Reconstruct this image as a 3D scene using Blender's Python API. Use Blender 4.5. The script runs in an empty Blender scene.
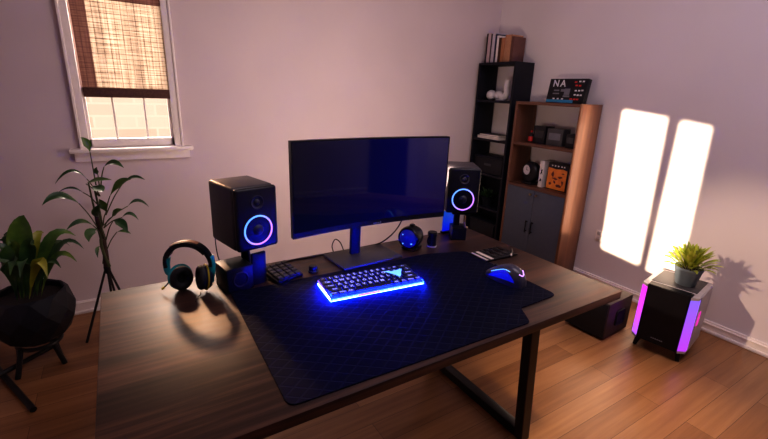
import bpy, bmesh, math, random
from mathutils import Vector, Matrix, Euler
random.seed(7)
D = bpy.data
S = bpy.context.scene
COL = S.collection
R = math.radians
PI = math.pi

# ------------------------------------------------------------------ camera
FPX = 420.31
YAW, PITCH, ROLL = 0.565754, 0.294861, 0.037264
HC = 1.5
_f = Vector((math.sin(YAW)*math.cos(PITCH), math.cos(YAW)*math.cos(PITCH), -math.sin(PITCH)))
_r = Vector((math.cos(YAW), -math.sin(YAW), 0))
_u = _r.cross(_f)
_r2 = math.cos(ROLL)*_r + math.sin(ROLL)*_u
_u2 = -math.sin(ROLL)*_r + math.cos(ROLL)*_u
CAMP = Vector((0, 0, HC))
cam = D.cameras.new('camera')
cam.sensor_fit = 'HORIZONTAL'
cam.sensor_width = 36
cam.lens = FPX/768*36
cam.clip_start = 0.02
camo = D.objects.new('camera', cam)
COL.objects.link(camo)
camo.matrix_world = Matrix(((_r2.x, _u2.x, -_f.x, 0), (_r2.y, _u2.y, -_f.y, 0), (_r2.z, _u2.z, -_f.z, HC), (0, 0, 0, 1)))
S.camera = camo


def ray(px, py):
    return _r2*((px-384)/FPX) + _u2*((219.5-py)/FPX) + _f


def at_y(px, py, y):        # world point on the plane Y = y
    d = ray(px, py)
    return CAMP + d*(y/d.y)


# ------------------------------------------------------------------ materials
class N:
    def __init__(self, name):
        m = D.materials.new(name)
        m.use_nodes = True
        self.m = m
        self.t = m.node_tree
        self.b = self.t.nodes['Principled BSDF']

    def n(self, kind, **kw):
        nd = self.t.nodes.new(kind)
        for k, v in kw.items():
            if k.startswith('i_'):
                nd.inputs[k[2:].replace('_', ' ')].default_value = v
            else:
                setattr(nd, k, v)
        return nd

    def l(self, a, b):
        self.t.links.new(a, b)

    def math(self, op, a, b=None, c=None):
        nd = self.n('ShaderNodeMath', operation=op)
        for i, v in enumerate((a, b, c)):
            if v is None:
                continue
            if isinstance(v, (int, float)):
                nd.inputs[i].default_value = v
            else:
                self.l(v, nd.inputs[i])
        return nd.outputs[0]

    def ramp(self, fac, stops):
        nd = self.n('ShaderNodeValToRGB')
        el = nd.color_ramp.elements
        while len(el) > len(stops):
            el.remove(el[-1])
        while len(el) < len(stops):
            el.new(0.5)
        for e, (p, c) in zip(el, stops):
            e.position = p
            e.color = (*c, 1)
        self.l(fac, nd.inputs[0])
        return nd.outputs[0]

    def coord(self, out='Object'):
        return self.n('ShaderNodeTexCoord').outputs[out]

    def mapping(self, vec, scale=(1, 1, 1), rot=(0, 0, 0), loc=(0, 0, 0)):
        nd = self.n('ShaderNodeMapping')
        nd.inputs['Scale'].default_value = scale
        nd.inputs['Rotation'].default_value = rot
        nd.inputs['Location'].default_value = loc
        self.l(vec, nd.inputs['Vector'])
        return nd.outputs[0]

    def noise(self, vec, scale, detail=4, rough=.55):
        nd = self.n('ShaderNodeTexNoise')
        nd.inputs['Scale'].default_value = scale
        nd.inputs['Detail'].default_value = detail
        nd.inputs['Roughness'].default_value = rough
        if vec is not None:
            self.l(vec, nd.inputs['Vector'])
        return nd.outputs[0]

    def bump(self, h, strength=.2, dist=.005):
        nd = self.n('ShaderNodeBump')
        nd.inputs['Strength'].default_value = strength
        nd.inputs['Distance'].default_value = dist
        self.l(h, nd.inputs['Height'])
        self.l(nd.outputs[0], self.b.inputs['Normal'])


def plain(name, col, rough=.5, metal=0., spec=.5, var=.12, scale=30, emit=None, es=0., bump=0.):
    k = N(name)
    v = k.noise(k.coord(), scale)
    a = tuple(c*(1-var) for c in col)
    b = tuple(min(1, c*(1+var)) for c in col)
    k.l(k.ramp(v, [(.3, a), (.7, b)]), k.b.inputs['Base Color'])
    k.b.inputs['Roughness'].default_value = rough
    k.b.inputs['Metallic'].default_value = metal
    k.b.inputs['Specular IOR Level'].default_value = spec
    if emit:
        k.b.inputs['Emission Color'].default_value = (*emit, 1)
        k.b.inputs['Emission Strength'].default_value = es
    if bump:
        k.bump(v, bump)
    return k.m


def glow(name, col, strength):
    k = N(name)
    k.b.inputs['Base Color'].default_value = (*[c*.3 for c in col], 1)
    v = k.noise(k.coord(), 14, 1)
    st = k.math('MULTIPLY_ADD', v, strength*.3, strength*.85)
    k.b.inputs['Emission Color'].default_value = (*col, 1)
    k.l(st, k.b.inputs['Emission Strength'])
    return k.m


def glow_dir(name, c1, c2, axis, lo, hi, strength):
    k = N(name)
    sep = k.n('ShaderNodeSeparateXYZ')
    k.l(k.coord(), sep.inputs[0])
    mr = k.n('ShaderNodeMapRange')
    mr.inputs[1].default_value = lo
    mr.inputs[2].default_value = hi
    if axis == 'D':
        k.l(k.math('SUBTRACT', sep.outputs[0], sep.outputs[2]), mr.inputs[0])
    else:
        k.l(sep.outputs['XYZ'.index(axis)], mr.inputs[0])
    k.l(k.ramp(mr.outputs[0], [(0, c1), (1, c2)]), k.b.inputs['Emission Color'])
    k.b.inputs['Base Color'].default_value = (.02, .02, .03, 1)
    k.b.inputs['Emission Strength'].default_value = strength
    return k.m


def wall_paint(name, col):
    k = N(name)
    co = k.coord()
    big = k.noise(co, 1.3, 2)
    k.l(k.ramp(big, [(.3, tuple(c*.95 for c in col)), (.7, tuple(c*1.04 for c in col))]), k.b.inputs['Base Color'])
    k.b.inputs['Roughness'].default_value = .75
    k.bump(k.noise(co, 180, 3), .08, .002)
    return k.m


def wood(name, dark, mid, light, grain_axis=0, scale=1., rough=.35, plank=None):
    k = N(name)
    co = k.coord()
    sc = [34*scale, 34*scale, 34*scale]
    sc[grain_axis] = 1.6*scale
    mp = k.mapping(co, tuple(sc))
    g = k.noise(mp, 1., 8, .62)
    sc2 = [7*scale]*3
    sc2[grain_axis] = .5*scale
    g2 = k.noise(k.mapping(co, tuple(sc2)), 1., 3)
    mix = k.math('MULTIPLY_ADD', g2, .55, k.math('MULTIPLY', g, .5))
    fac = mix
    if plank:
        w, ln = plank
        br = k.n('ShaderNodeTexBrick')
        br.inputs['Scale'].default_value = 1
        br.inputs['Brick Width'].default_value = ln
        br.inputs['Row Height'].default_value = w
        br.inputs['Mortar Size'].default_value = .0009
        br.inputs['Mortar Smooth'].default_value = .1
        br.inputs['Color1'].default_value = (0, 0, 0, 1)
        br.inputs['Color2'].default_value = (1, 1, 1, 1)
        br.inputs['Mortar'].default_value = (.5, .5, .5, 1)
        br.offset_frequency = 2
        br.offset = .37
        k.l(co, br.inputs['Vector'])
        fac = k.math('ADD', mix, k.math('MULTIPLY_ADD', br.outputs['Color'], .26, -.13))
        col = k.ramp(fac, [(.28, dark), (.5, mid), (.75, light)])
        mx = k.n('ShaderNodeMix', data_type='RGBA')
        k.l(br.outputs['Fac'], mx.inputs['Factor'])
        k.l(col, mx.inputs['A'])
        mx.inputs['B'].default_value = (*[c*.25 for c in dark], 1)
        k.l(mx.outputs['Result'], k.b.inputs['Base Color'])
    else:
        k.l(k.ramp(fac, [(.33, dark), (.5, mid), (.68, light)]), k.b.inputs['Base Color'])
    k.l(k.math('MULTIPLY_ADD', g, .18, rough-.09), k.b.inputs['Roughness'])
    k.bump(g, .12, .002)
    return k.m


M = {}
M['wall'] = wall_paint('mauve_wall_paint', (.68, .585, .60))
M['wall_r'] = wall_paint('pale_grey_wall_paint', (.76, .70, .72))
M['wall_dark'] = wall_paint('darkened_rear_wall', (.045, .038, .045))  # unseen wall, coloured dark so the screen reflects little
M['ceiling'] = wall_paint('ceiling_paint', (.45, .38, .42))
M['white'] = plain('white_trim_paint', (.92, .85, .82), .45, var=.03)
M['floor'] = wood('oak_floor', (.17, .074, .028), (.29, .138, .056), (.43, .222, .095), 0, 1., .36, plank=(.125, 1.35))
M['desk'] = wood('dark_walnut_desk', (.006, .0034, .0040), (.034, .0165, .0135), (.125, .058, .038), 0, 1.3, .44)
M['desk'].node_tree.nodes['Principled BSDF'].inputs['Specular IOR Level'].default_value = .30
M['shelfwood'] = wood('walnut_shelf', (.075, .030, .020), (.125, .052, .032), (.185, .082, .048), 2, 1.3, .42)
M['steel'] = plain('black_steel', (.012, .011, .013), .42, .3)
M['black'] = plain('black_plastic', (.007, .007, .011), .42, spec=.35, var=.2)
M['panelblack'] = plain('panel_black', (.006, .006, .010), .45, spec=.25, var=.2)
M['blackgloss'] = plain('gloss_black', (.006, .006, .009), .14, var=.2)
M['blackwood'] = plain('black_shelf_laminate', (.006, .007, .014), .55, spec=.3, var=.2)
M['graphite'] = plain('graphite_cabinet', (.045, .042, .050), .42, var=.1)
M['brownbox'] = wood('dark_brown_veneer', (.020, .012, .010), (.045, .026, .020), (.075, .045, .034), 1, 1.2, .65)
M['cone'] = plain('speaker_cone', (.014, .014, .018), .5, var=.2)
M['rubber'] = plain('black_rubber', (.010, .010, .012), .75)
M['slate'] = plain('slate_door_paint', (.070, .084, .120), .5, var=.05)
M['darkmetal'] = plain('dark_handle_metal', (.02, .02, .024), .3, .8)
M['brass'] = plain('dull_brass', (.35, .24, .14), .35, .8)
M['greyshell'] = plain('grey_speaker_shell', (.46, .42, .44), .42, var=.06)
M['darkgrey'] = plain('dark_grey_plastic', (.05, .048, .055), .5, var=.1)
M['potblack'] = plain('dark_pot_glaze', (.008, .010, .017), .5, spec=.35, var=.2)
M['potblue'] = plain('grey_blue_pot', (.13, .165, .21), .6, var=.06)
M['soil'] = plain('potting_soil', (.015, .010, .008), .95, var=.5, scale=90, bump=.6)
M['stem'] = plain('brown_stem', (.045, .020, .018), .7, var=.35, bump=.5)
M['petiole'] = plain('green_stem', (.06, .07, .03), .6, var=.3)
M['paper'] = plain('book_pages', (.62, .56, .52), .8, var=.06)
M['ceramic'] = plain('white_ceramic', (.66, .62, .64), .35, var=.03)
M['cyan'] = plain('cyan_plastic', (.02, .36, .44), .35, var=.1)
M['navy'] = plain('navy_plastic', (.006, .016, .045), .4)
M['yellow'] = plain('yellow_trim', (.55, .40, .02), .4, var=.1)
M['tan'] = plain('tan_leather', (.26, .11, .06), .5, var=.2)
M['pad'] = plain('black_ear_pad', (.012, .012, .015), .65, var=.3)
M['legend'] = glow('key_legend_glow', (.28, .28, 1.), 1.55)
M['keycap'] = plain('dark_keycap', (.008, .010, .075), .38, var=.1)
M['underglow'] = glow('cyan_underglow', (.02, .30, 1.), 1.7)
M['bluelow'] = glow('deep_blue_underglow', (.001, .012, 1.), 170.)
M['backlight'] = glow('blue_backlight', (.01, .02, 1.), .9)
M['pinkglow'] = glow('pink_underglow', (.75, .05, .75), 1.6)
M['violetglow'] = glow('violet_edge_glow', (.40, .12, 1.), 1.4)
M['emblem'] = glow('pale_blue_emblem_glow', (.12, .36, 1.), 1.7)
M['bluepanel'] = glow_dir('blue_acrylic_glow', (.002, .006, .75), (.004, .09, .40), 'Z', .02, .16, .8)
M['blueglass'] = glow('deep_blue_lens', (.004, .008, .40), .30)
M['purpleglow'] = glow_dir('magenta_violet_strip', (.42, .10, 1.), (.78, .03, .74), 'Z', .0, .30, 1.25)
M['purpleglow2'] = glow_dir('violet_strip', (.50, .05, .88), (.24, .13, 1.), 'Z', .0, .36, .95)
M['magentaport'] = glow('magenta_port_glow', (.75, .03, .45), .8)
M['ring'] = glow_dir('speaker_ring_glow', (.10, .26, 1.), (.42, .16, 1.), 'D', -.05, .05, 2.1)
M['mouseglow'] = glow('mouse_blue_glow', (.006, .012, 1.), .32)
M['mouselogo'] = glow('mouse_violet_glow', (.62, .30, 1.), 1.5)
M['mouse'] = plain('mouse_shell', (.050, .048, .075), .3, var=.1)
M['orange'] = plain('orange_cover', (.95, .26, .035), .5, var=.25, scale=14)
M['red'] = plain('red_label', (.55, .02, .02), .4)
M['bluecover'] = plain('sky_blue_band', (.02, .22, .42), .5)
M['lightmark'] = plain('white_print', (.62, .62, .66), .6)
M['greymark'] = plain('grey_print', (.16, .16, .19), .6)
M['darkred'] = plain('dark_red_print', (.13, .02, .02), .6)
M['palestripe'] = plain('pale_stripe', (.56, .50, .46), .5)
M['blindrail'] = plain('blind_brown_tape', (.10, .045, .035), .8, var=.25, scale=120, bump=.3)
M['cable'] = plain('black_cable', (.012, .010, .012), .55)


def leaf_mat(name, c1, c2, c3):
    k = N(name)
    v = k.noise(k.coord(), 9, 3)
    k.l(k.ramp(v, [(.3, c1), (.52, c2), (.72, c3)]), k.b.inputs['Base Color'])
    k.b.inputs['Roughness'].default_value = .38
    k.b.inputs['Subsurface Weight'].default_value = 0
    return k.m


M['leaf_dark'] = leaf_mat('dark_leaf', (.012, .036, .014), (.026, .080, .024), (.08, .16, .035))
M['leaf_mid'] = leaf_mat('mid_leaf', (.030, .085, .016), (.080, .17, .025), (.20, .27, .045))
M['leaf_yellow'] = leaf_mat('yellow_leaf', (.12, .16, .018), (.30, .32, .03), (.50, .46, .07))
M['succulent'] = leaf_mat('lime_leaf', (.16, .22, .02), (.36, .42, .05), (.65, .64, .14))


def mat_screen():
    k = N('monitor_screen')
    sep = k.n('ShaderNodeSeparateXYZ')
    k.l(k.coord(), sep.inputs[0])
    mr = k.n('ShaderNodeMapRange')
    mr.inputs[1].default_value = -.4
    mr.inputs[2].default_value = .4
    k.l(sep.outputs[0], mr.inputs[0])
    col = k.ramp(mr.outputs[0], [(0, (.0008, .0014, .006)), (.35, (.0006, .0008, .020)), (.75, (.0004, .0004, .044)), (1, (.0004, .0004, .030))])
    k.l(col, k.b.inputs['Emission Color'])
    k.b.inputs['Emission Strength'].default_value = 1.
    k.b.inputs['Base Color'].default_value = (.003, .003, .005, 1)
    k.b.inputs['Roughness'].default_value = .03
    k.b.inputs['Specular IOR Level'].default_value = .55
    return k.m


M['screen'] = mat_screen()


def mat_mousepad():
    k = N('quilted_desk_mat')
    sep = k.n('ShaderNodeSeparateXYZ')
    k.l(k.coord(), sep.inputs[0])
    X_, Y_ = sep.outputs[0], sep.outputs[1]
    p = k.math('MULTIPLY_ADD', Y_, 1.35, X_)
    q = k.math('MULTIPLY_ADD', Y_, -1.35, X_)
    ls = []
    for a in (p, q):
        s = k.math('FRACT', k.math('MULTIPLY', a, 1/.062))
        ls.append(k.math('ABSOLUTE', k.math('SUBTRACT', s, .5)))
    m = k.math('MINIMUM', ls[0], ls[1])
    line = k.n('ShaderNodeMapRange', interpolation_type='SMOOTHSTEP')
    line.inputs[1].default_value = .03
    line.inputs[2].default_value = .11
    k.l(m, line.inputs[0])
    fine = k.noise(k.coord(), 420, 2)
    h = k.math('MULTIPLY_ADD', fine, .25, line.outputs[0])
    k.l(k.ramp(line.outputs[0], [(0, (.0045, .0062, .024)), (1, (.0009, .0019, .014))]), k.b.inputs['Base Color'])
    k.b.inputs['Roughness'].default_value = .7
    k.b.inputs['Specular IOR Level'].default_value = .12
    k.bump(h, .35, .002)
    return k.m


M['mousepad'] = mat_mousepad()


def mat_blind(name, trans, cols):
    k = N(name)
    co = k.coord()
    sep = k.n('ShaderNodeSeparateXYZ')
    k.l(co, sep.inputs[0])
    hz = k.noise(k.mapping(co, (5, 5, 230)), 1., 3, .6)
    vz = k.noise(k.mapping(co, (90, 5, 4)), 1., 2, .6)
    st = k.math('FRACT', k.math('MULTIPLY', sep.outputs[2], 1/.028))
    band = k.math('GREATER_THAN', st, .86)
    st2 = k.math('FRACT', k.math('MULTIPLY', sep.outputs[0], 1/.036))
    band2 = k.math('GREATER_THAN', st2, .90)
    b = k.math('MAXIMUM', band, band2)
    f = k.math('ADD', k.math('MULTIPLY', hz, .65), k.math('MULTIPLY', vz, .35))
    f = k.math('SUBTRACT', f, k.math('MULTIPLY', b, .13))
    col = k.ramp(f, [(.30, cols[0]), (.48, cols[1]), (.64, cols[2])])
    tr = k.n('ShaderNodeBsdfTranslucent')
    k.l(col, tr.inputs['Color'])
    k.l(col, k.b.inputs['Base Color'])
    k.b.inputs['Roughness'].default_value = .9
    mx = k.n('ShaderNodeMixShader')
    mx.inputs[0].default_value = trans
    out = k.t.nodes['Material Output']
    k.l(k.b.outputs[0], mx.inputs[1])
    k.l(tr.outputs[0], mx.inputs[2])
    k.l(mx.outputs[0], out.inputs['Surface'])
    return k.m


M['blind'] = mat_blind('woven_blind_cloth', .55, ((.055, .030, .022), (.25, .185, .135), (.40, .33, .26)))
M['blind_shade'] = mat_blind('woven_blind_frame_shade', .16, ((.06, .026, .022), (.12, .055, .044), (.19, .095, .075)))  # edges coloured dark for the shade of the sash frame behind


def mat_glass():
    k = N('window_glass')
    tr = k.n('ShaderNodeBsdfTransparent')
    gl = k.n('ShaderNodeBsdfGlossy')
    gl.inputs['Roughness'].default_value = .02
    fr = k.n('ShaderNodeFresnel')
    mx = k.n('ShaderNodeMixShader')
    k.l(k.math('MULTIPLY', fr.outputs[0], .6), mx.inputs[0])
    k.l(tr.outputs[0], mx.inputs[1])
    k.l(gl.outputs[0], mx.inputs[2])
    k.l(mx.outputs[0], k.t.nodes['Material Output'].inputs['Surface'])
    return k.m


M['glass'] = mat_glass()


def mat_brick():
    k = N('pale_brick')
    br = k.n('ShaderNodeTexBrick')
    br.inputs['Scale'].default_value = 1
    br.inputs['Brick Width'].default_value = .42
    br.inputs['Row Height'].default_value = .14
    br.inputs['Mortar Size'].default_value = .012
    br.inputs['Color1'].default_value = (.30, .27, .25, 1)
    br.inputs['Color2'].default_value = (.36, .34, .33, 1)
    br.inputs['Mortar'].default_value = (.38, .36, .35, 1)
    k.l(k.mapping(k.coord(), (1, 1, 1), (R(90), 0, 0)), br.inputs['Vector'])
    k.l(br.outputs['Color'], k.b.inputs['Base Color'])
    k.b.inputs['Roughness'].default_value = .9
    return k.m


M['brick'] = mat_brick()


# ------------------------------------------------------------------ mesh helpers
class MB:
    def __init__(self):
        self.bm = bmesh.new()
        self.mats = []
        self.mi = 0

    def use(self, m):
        if m not in self.mats:
            self.mats.append(m)
        self.mi = self.mats.index(m)
        return self

    def _fin(self, geom_verts, mat=None):
        fs = set()
        for v in geom_verts:
            if mat is not None:
                v.co = mat @ v.co
            for f in v.link_faces:
                fs.add(f)
        for f in fs:
            f.material_index = self.mi
        return self

    def box(self, c, s, rot=None, bev=0., seg=2):
        t = bmesh.new()
        bmesh.ops.create_cube(t, size=1)
        for v in t.verts:
            v.co = Vector((v.co.x*s[0], v.co.y*s[1], v.co.z*s[2]))
        if bev:
            bmesh.ops.bevel(t, geom=t.edges[:], offset=bev, segments=seg, affect='EDGES', profile=.5)
        m = Matrix.Translation(c)
        if rot is not None:
            m = m @ (rot if isinstance(rot, Matrix) else Euler(rot).to_matrix().to_4x4())
        return self._merge(t, m)

    def _merge(self, t, m=None):
        if m is not None:
            bmesh.ops.transform(t, matrix=m, verts=t.verts)
        for f in t.faces:
            f.material_index = self.mi
        me = D.meshes.new('tmp')
        t.to_mesh(me)
        t.free()
        self.bm.from_mesh(me)
        D.meshes.remove(me)
        return self

    def bar(self, p0, p1, wx, wy, bev=0.):      # box from p0 to p1, section wx (x) and wy (y)
        t = bmesh.new()
        p0, p1 = Vector(p0), Vector(p1)
        vs = []
        for p in (p0, p1):
            for a, b in ((-1, -1), (1, -1), (1, 1), (-1, 1)):
                vs.append(t.verts.new(p + Vector((a*wx/2, b*wy/2, 0))))
        t.faces.new(vs[3::-1])
        t.faces.new(vs[4:])
        for i in range(4):
            j = (i+1) % 4
            t.faces.new((vs[i], vs[j], vs[4+j], vs[4+i]))
        if bev:
            bmesh.ops.bevel(t, geom=t.edges[:], offset=bev, segments=2, affect='EDGES')
        return self._merge(t)

    def rod(self, p0, p1, r0, r1=None, n=16):
        if r1 is None:
            r1 = r0
        p0, p1 = Vector(p0), Vector(p1)
        d = p1-p0
        q = d.to_track_quat('Z', 'Y').to_matrix().to_4x4()
        t = bmesh.new()
        bmesh.ops.create_cone(t, cap_ends=True, segments=n, radius1=r0, radius2=max(r1, 1e-5), depth=d.length)
        return self._merge(t, Matrix.Translation((p0+p1)/2) @ q)

    def lathe(self, prof, n=40, m=None):       # prof: (r, z) about Z
        t = bmesh.new()
        rings = []
        for r, z in prof:
            if r < 1e-6:
                rings.append([t.verts.new((0, 0, z))])
            else:
                rings.append([t.verts.new((r*math.cos(2*PI*i/n), r*math.sin(2*PI*i/n), z)) for i in range(n)])
        for a, b in zip(rings, rings[1:]):
            for i in range(n):
                j = (i+1) % n
                if len(a) == 1 and len(b) == 1:
                    continue
                if len(a) == 1:
                    t.faces.new((a[0], b[i], b[j]))
                elif len(b) == 1:
                    t.faces.new((a[i], a[j], b[0]))
                else:
                    t.faces.new((a[i], a[j], b[j], b[i]))
        bmesh.ops.recalc_face_normals(t, faces=t.faces[:])
        return self._merge(t, m)

    def torus(self, R0, r, n=48, k=12, m=None, arc=(0, 2*PI)):
        t = bmesh.new()
        full = abs(arc[1]-arc[0]-2*PI) < 1e-6
        cnt = n if full else n+1
        rings = []
        for i in range(cnt):
            a = arc[0]+(arc[1]-arc[0])*i/n
            rings.append([t.verts.new(((R0+r*math.cos(2*PI*j/k))*math.cos(a), (R0+r*math.cos(2*PI*j/k))*math.sin(a), r*math.sin(2*PI*j/k))) for j in range(k)])
        for i in range(n if full else n):
            a, b = rings[i], rings[(i+1) % cnt]
            for j in range(k):
                t.faces.new((a[j], b[j], b[(j+1) % k], a[(j+1) % k]))
        if not full:
            t.faces.new(rings[0])
            t.faces.new(rings[-1][::-1])
        bmesh.ops.recalc_face_normals(t, faces=t.faces[:])
        return self._merge(t, m)

    def tube(self, pts, rad, n=10, smooth=6):
        P = [Vector(p) for p in pts]
        if smooth and len(P) > 2:
            out = []
            for i in range(len(P)-1):
                p0 = P[max(i-1, 0)]
                p1, p2 = P[i], P[i+1]
                p3 = P[min(i+2, len(P)-1)]
                for s in range(smooth):
                    u = s/smooth
                    out.append(.5*((2*p1)+(p2-p0)*u+(2*p0-5*p1+4*p2-p3)*u*u+(3*p1-p0-3*p2+p3)*u**3))
            out.append(P[-1])
            P = out
        rr = rad if isinstance(rad, (list, tuple)) else (rad, rad)
        t = bmesh.new()
        rings = []
        up = Vector((.31, .17, .93))
        for i, p in enumerate(P):
            d = (P[min(i+1, len(P)-1)]-P[max(i-1, 0)]).normalized()
            a = d.cross(up)
            if a.length < 1e-3:
                a = d.cross(Vector((1, 0, 0)))
            a.normalize()
            b = d.cross(a)
            r = rr[0]+(rr[1]-rr[0])*i/max(1, len(P)-1)
            rings.append([t.verts.new(p+a*(r*math.cos(2*PI*j/n))+b*(r*math.sin(2*PI*j/n))) for j in range(n)])
        for a, b in zip(rings, rings[1:]):
            for j in range(n):
                t.faces.new((a[j], b[j], b[(j+1) % n], a[(j+1) % n]))
        t.faces.new(rings[0])
        t.faces.new(rings[-1][::-1])
        bmesh.ops.recalc_face_normals(t, faces=t.faces[:])
        return self._merge(t)

    def prism(self, poly, z0, z1, bev=0., m=None):
        t = bmesh.new()
        a = [t.verts.new((x, y, z0)) for x, y in poly]
        b = [t.verts.new((x, y, z1)) for x, y in poly]
        t.faces.new(a[::-1])
        t.faces.new(b)
        n = len(poly)
        for i in range(n):
            j = (i+1) % n
            t.faces.new((a[i], a[j], b[j], b[i]))
        bmesh.ops.recalc_face_normals(t, faces=t.faces[:])
        if bev:
            bmesh.ops.bevel(t, geom=t.edges[:], offset=bev, segments=2, affect='EDGES')
        return self._merge(t, m)

    def quad(self, a, b, c, d):
        vs = [self.bm.verts.new(p) for p in (a, b, c, d)]
        f = self.bm.faces.new(vs)
        f.material_index = self.mi
        return self

    def leaf(self, p0, p1, p2, width, n, fold=.25, seg=8, wob=0.):
        """blade along the curve p0 -> p1 -> p2; n is about its upper face normal"""
        p0, p1, p2, n = Vector(p0), Vector(p1), Vector(p2), Vector(n)
        c = 2*p1-.5*(p0+p2)
        rows = []
        for i in range(seg+1):
            u = i/seg
            p = (1-u)**2*p0+2*u*(1-u)*c+u*u*p2
            d = (2*(1-u)*(c-p0)+2*u*(p2-c)).normalized()
            w = d.cross(n)
            w.normalize()
            nn = w.cross(d)
            hw = width/2*(math.sin(PI*(u**.95)))**1.05*min(1, .45+u*1.4) if 0 < u < 1 else .0006
            hw = max(hw, .0006)
            rows.append([p-w*hw+nn*hw*fold*2*.5, p-w*hw*.5+nn*hw*fold*.35, p-nn*hw*.04, p+w*hw*.5+nn*hw*fold*.35, p+w*hw+nn*hw*fold])
        vs = [[self.bm.verts.new(q) for q in r] for r in rows]
        for a, b in zip(vs, vs[1:]):
            for j in range(4):
                f = self.bm.faces.new((a[j], a[j+1], b[j+1], b[j]))
                f.material_index = self.mi
        return self

    def text(self, body, size, m, align='CENTER', extrude=0., bold=0.):
        cu = D.curves.new('tmp_text', 'FONT')
        cu.body = body
        cu.size = size
        cu.align_x = align
        cu.align_y = 'CENTER'
        cu.extrude = extrude
        cu.offset = bold
        cu.resolution_u = 2
        o = D.objects.new('tmp_text', cu)
        COL.objects.link(o)
        dg = bpy.context.evaluated_depsgraph_get()
        me = D.meshes.new_from_object(o.evaluated_get(dg))
        t = bmesh.new()
        t.from_mesh(me)
        D.objects.remove(o)
        D.curves.remove(cu)
        D.meshes.remove(me)
        return self._merge(t, m)

    def build(self, name, mat=None, parent=None, smooth=True, angle=35, loc=None, rot=None):
        me = D.meshes.new(name)
        self.bm.to_mesh(me)
        self.bm.free()
        for m in (self.mats or ([M[mat]] if isinstance(mat, str) else [mat])):
            me.materials.append(M[m] if isinstance(m, str) else m)
        if smooth:
            me.shade_smooth()
            me.set_sharp_from_angle(angle=R(angle))
        o = D.objects.new(name, me)
        COL.objects.link(o)
        if parent is not None:
            o.parent = parent
        if loc is not None:
            o.location = loc
        if rot is not None:
            o.rotation_euler = rot
        return o


def tag(o, label=None, cat=None, group=None, kind=None):
    if label:
        o['label'] = label
    if cat:
        o['category'] = cat
    if group:
        o['group'] = group
    if kind:
        o['kind'] = kind
    return o


def thing(name, label, cat, loc=(0, 0, 0), rz=0., group=None):
    o = D.objects.new(name, None)
    o.empty_display_size = .05
    COL.objects.link(o)
    o.location = loc
    o.rotation_euler = (0, 0, rz)
    return tag(o, label, cat, group)


def struct(o):
    o['kind'] = 'structure'
    return o


WX, WY, XL, YB, ZC = 3.28, 3.20, -1.30, -2.30, 3.15

# ------------------------------------------------------------------ room shell
struct(MB().box(((WX+XL)/2, (WY+YB)/2, -.05), (WX-XL+.4, WY-YB+.4, .1)).build('floor', 'floor', smooth=False))
struct(MB().box(((WX+XL)/2, (WY+YB)/2, ZC+.05), (WX-XL+.4, WY-YB+.4, .1)).build('ceiling', 'ceiling', smooth=False))
struct(MB().box((WX+.06, (WY+YB)/2, ZC/2), (.12, WY-YB+.24, ZC)).build('wall_right', 'wall_r', smooth=False))
# back wall with its window opening
OX0, OX1, OZ0, OZ1 = -.158, .326, 1.10, 2.16
b = MB()
xa, xb = XL-.12, WX
b.box(((xa+OX0)/2, WY+.06, ZC/2), (OX0-xa, .12, ZC))
b.box(((OX1+xb)/2, WY+.06, ZC/2), (xb-OX1, .12, ZC))
b.box(((OX0+OX1)/2, WY+.06, OZ0/2), (OX1-OX0, .12, OZ0))
b.box(((OX0+OX1)/2, WY+.06, (OZ1+ZC)/2), (OX1-OX0, .12, ZC-OZ1))
struct(b.build('wall_back', 'wall', smooth=False))
# left wall (outside the frame) with the openings that let the low sun in
SUN = Vector((1, .35, -.30)).normalized()


def back_to_left(y, z, x=WX):
    t = (x-XL)
    return (y-.35*t, z+.30*t)


holes = []
for q in (((1.835, 1.436), (1.516, 1.398), (1.486, .300), (1.794, .335)),
          ((1.425, 1.384), (1.240, 1.358), (1.205, .26), (1.420, .28))):
    holes.append([back_to_left(*p) for p in q])
slit = [back_to_left(y, z, 3.10) for y, z in ((2.024, 1.475), (1.984, 1.475), (1.984, .42), (2.024, .42))]  # added slit, shaped to lay a sun streak on the bookcase side
holes.append(slit)


def wall_with_holes(holes, y0, y1, z0, z1, x, th):
    # holes sorted by y; each hole a quad TL(big y) TR(small y) BR BL
    t = bmesh.new()
    hs = sorted(holes, key=lambda h: min(p[0] for p in h))
    outer_prev = [(y0, z0), (y0, z1)]
    # split the wall into strips with vertical boundaries between neighbouring holes
    cuts = [y0]
    for a, c in zip(hs, hs[1:]):
        cuts.append((max(p[0] for p in a)+min(p[0] for p in c))/2)
    cuts.append(y1)

    def poly(ps):
        vs0 = [t.verts.new((x, p[0], p[1])) for p in ps]
        vs1 = [t.verts.new((x-th, p[0], p[1])) for p in ps]
        t.faces.new(vs0)
        t.faces.new(vs1[::-1])
        n = len(ps)
        for i in range(n):
            j = (i+1) % n
            t.faces.new((vs0[j], vs0[i], vs1[i], vs1[j]))
    for h, ca, cb in zip(hs, cuts, cuts[1:]):
        TL, TR, BR, BL = h
        poly([(ca, z0), (cb, z0), BL, BR])
        poly([(cb, z0), (cb, z1), TL, BL])
        poly([(cb, z1), (ca, z1), TR, TL])
        poly([(ca, z1), (ca, z0), BR, TR])
    bmesh.ops.recalc_face_normals(t, faces=t.faces[:])
    b = MB()
    b._merge(t)
    return b


struct(wall_with_holes(holes, YB, WY, 0, ZC, XL, .02).build('wall_left', 'wall', smooth=False))

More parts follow.
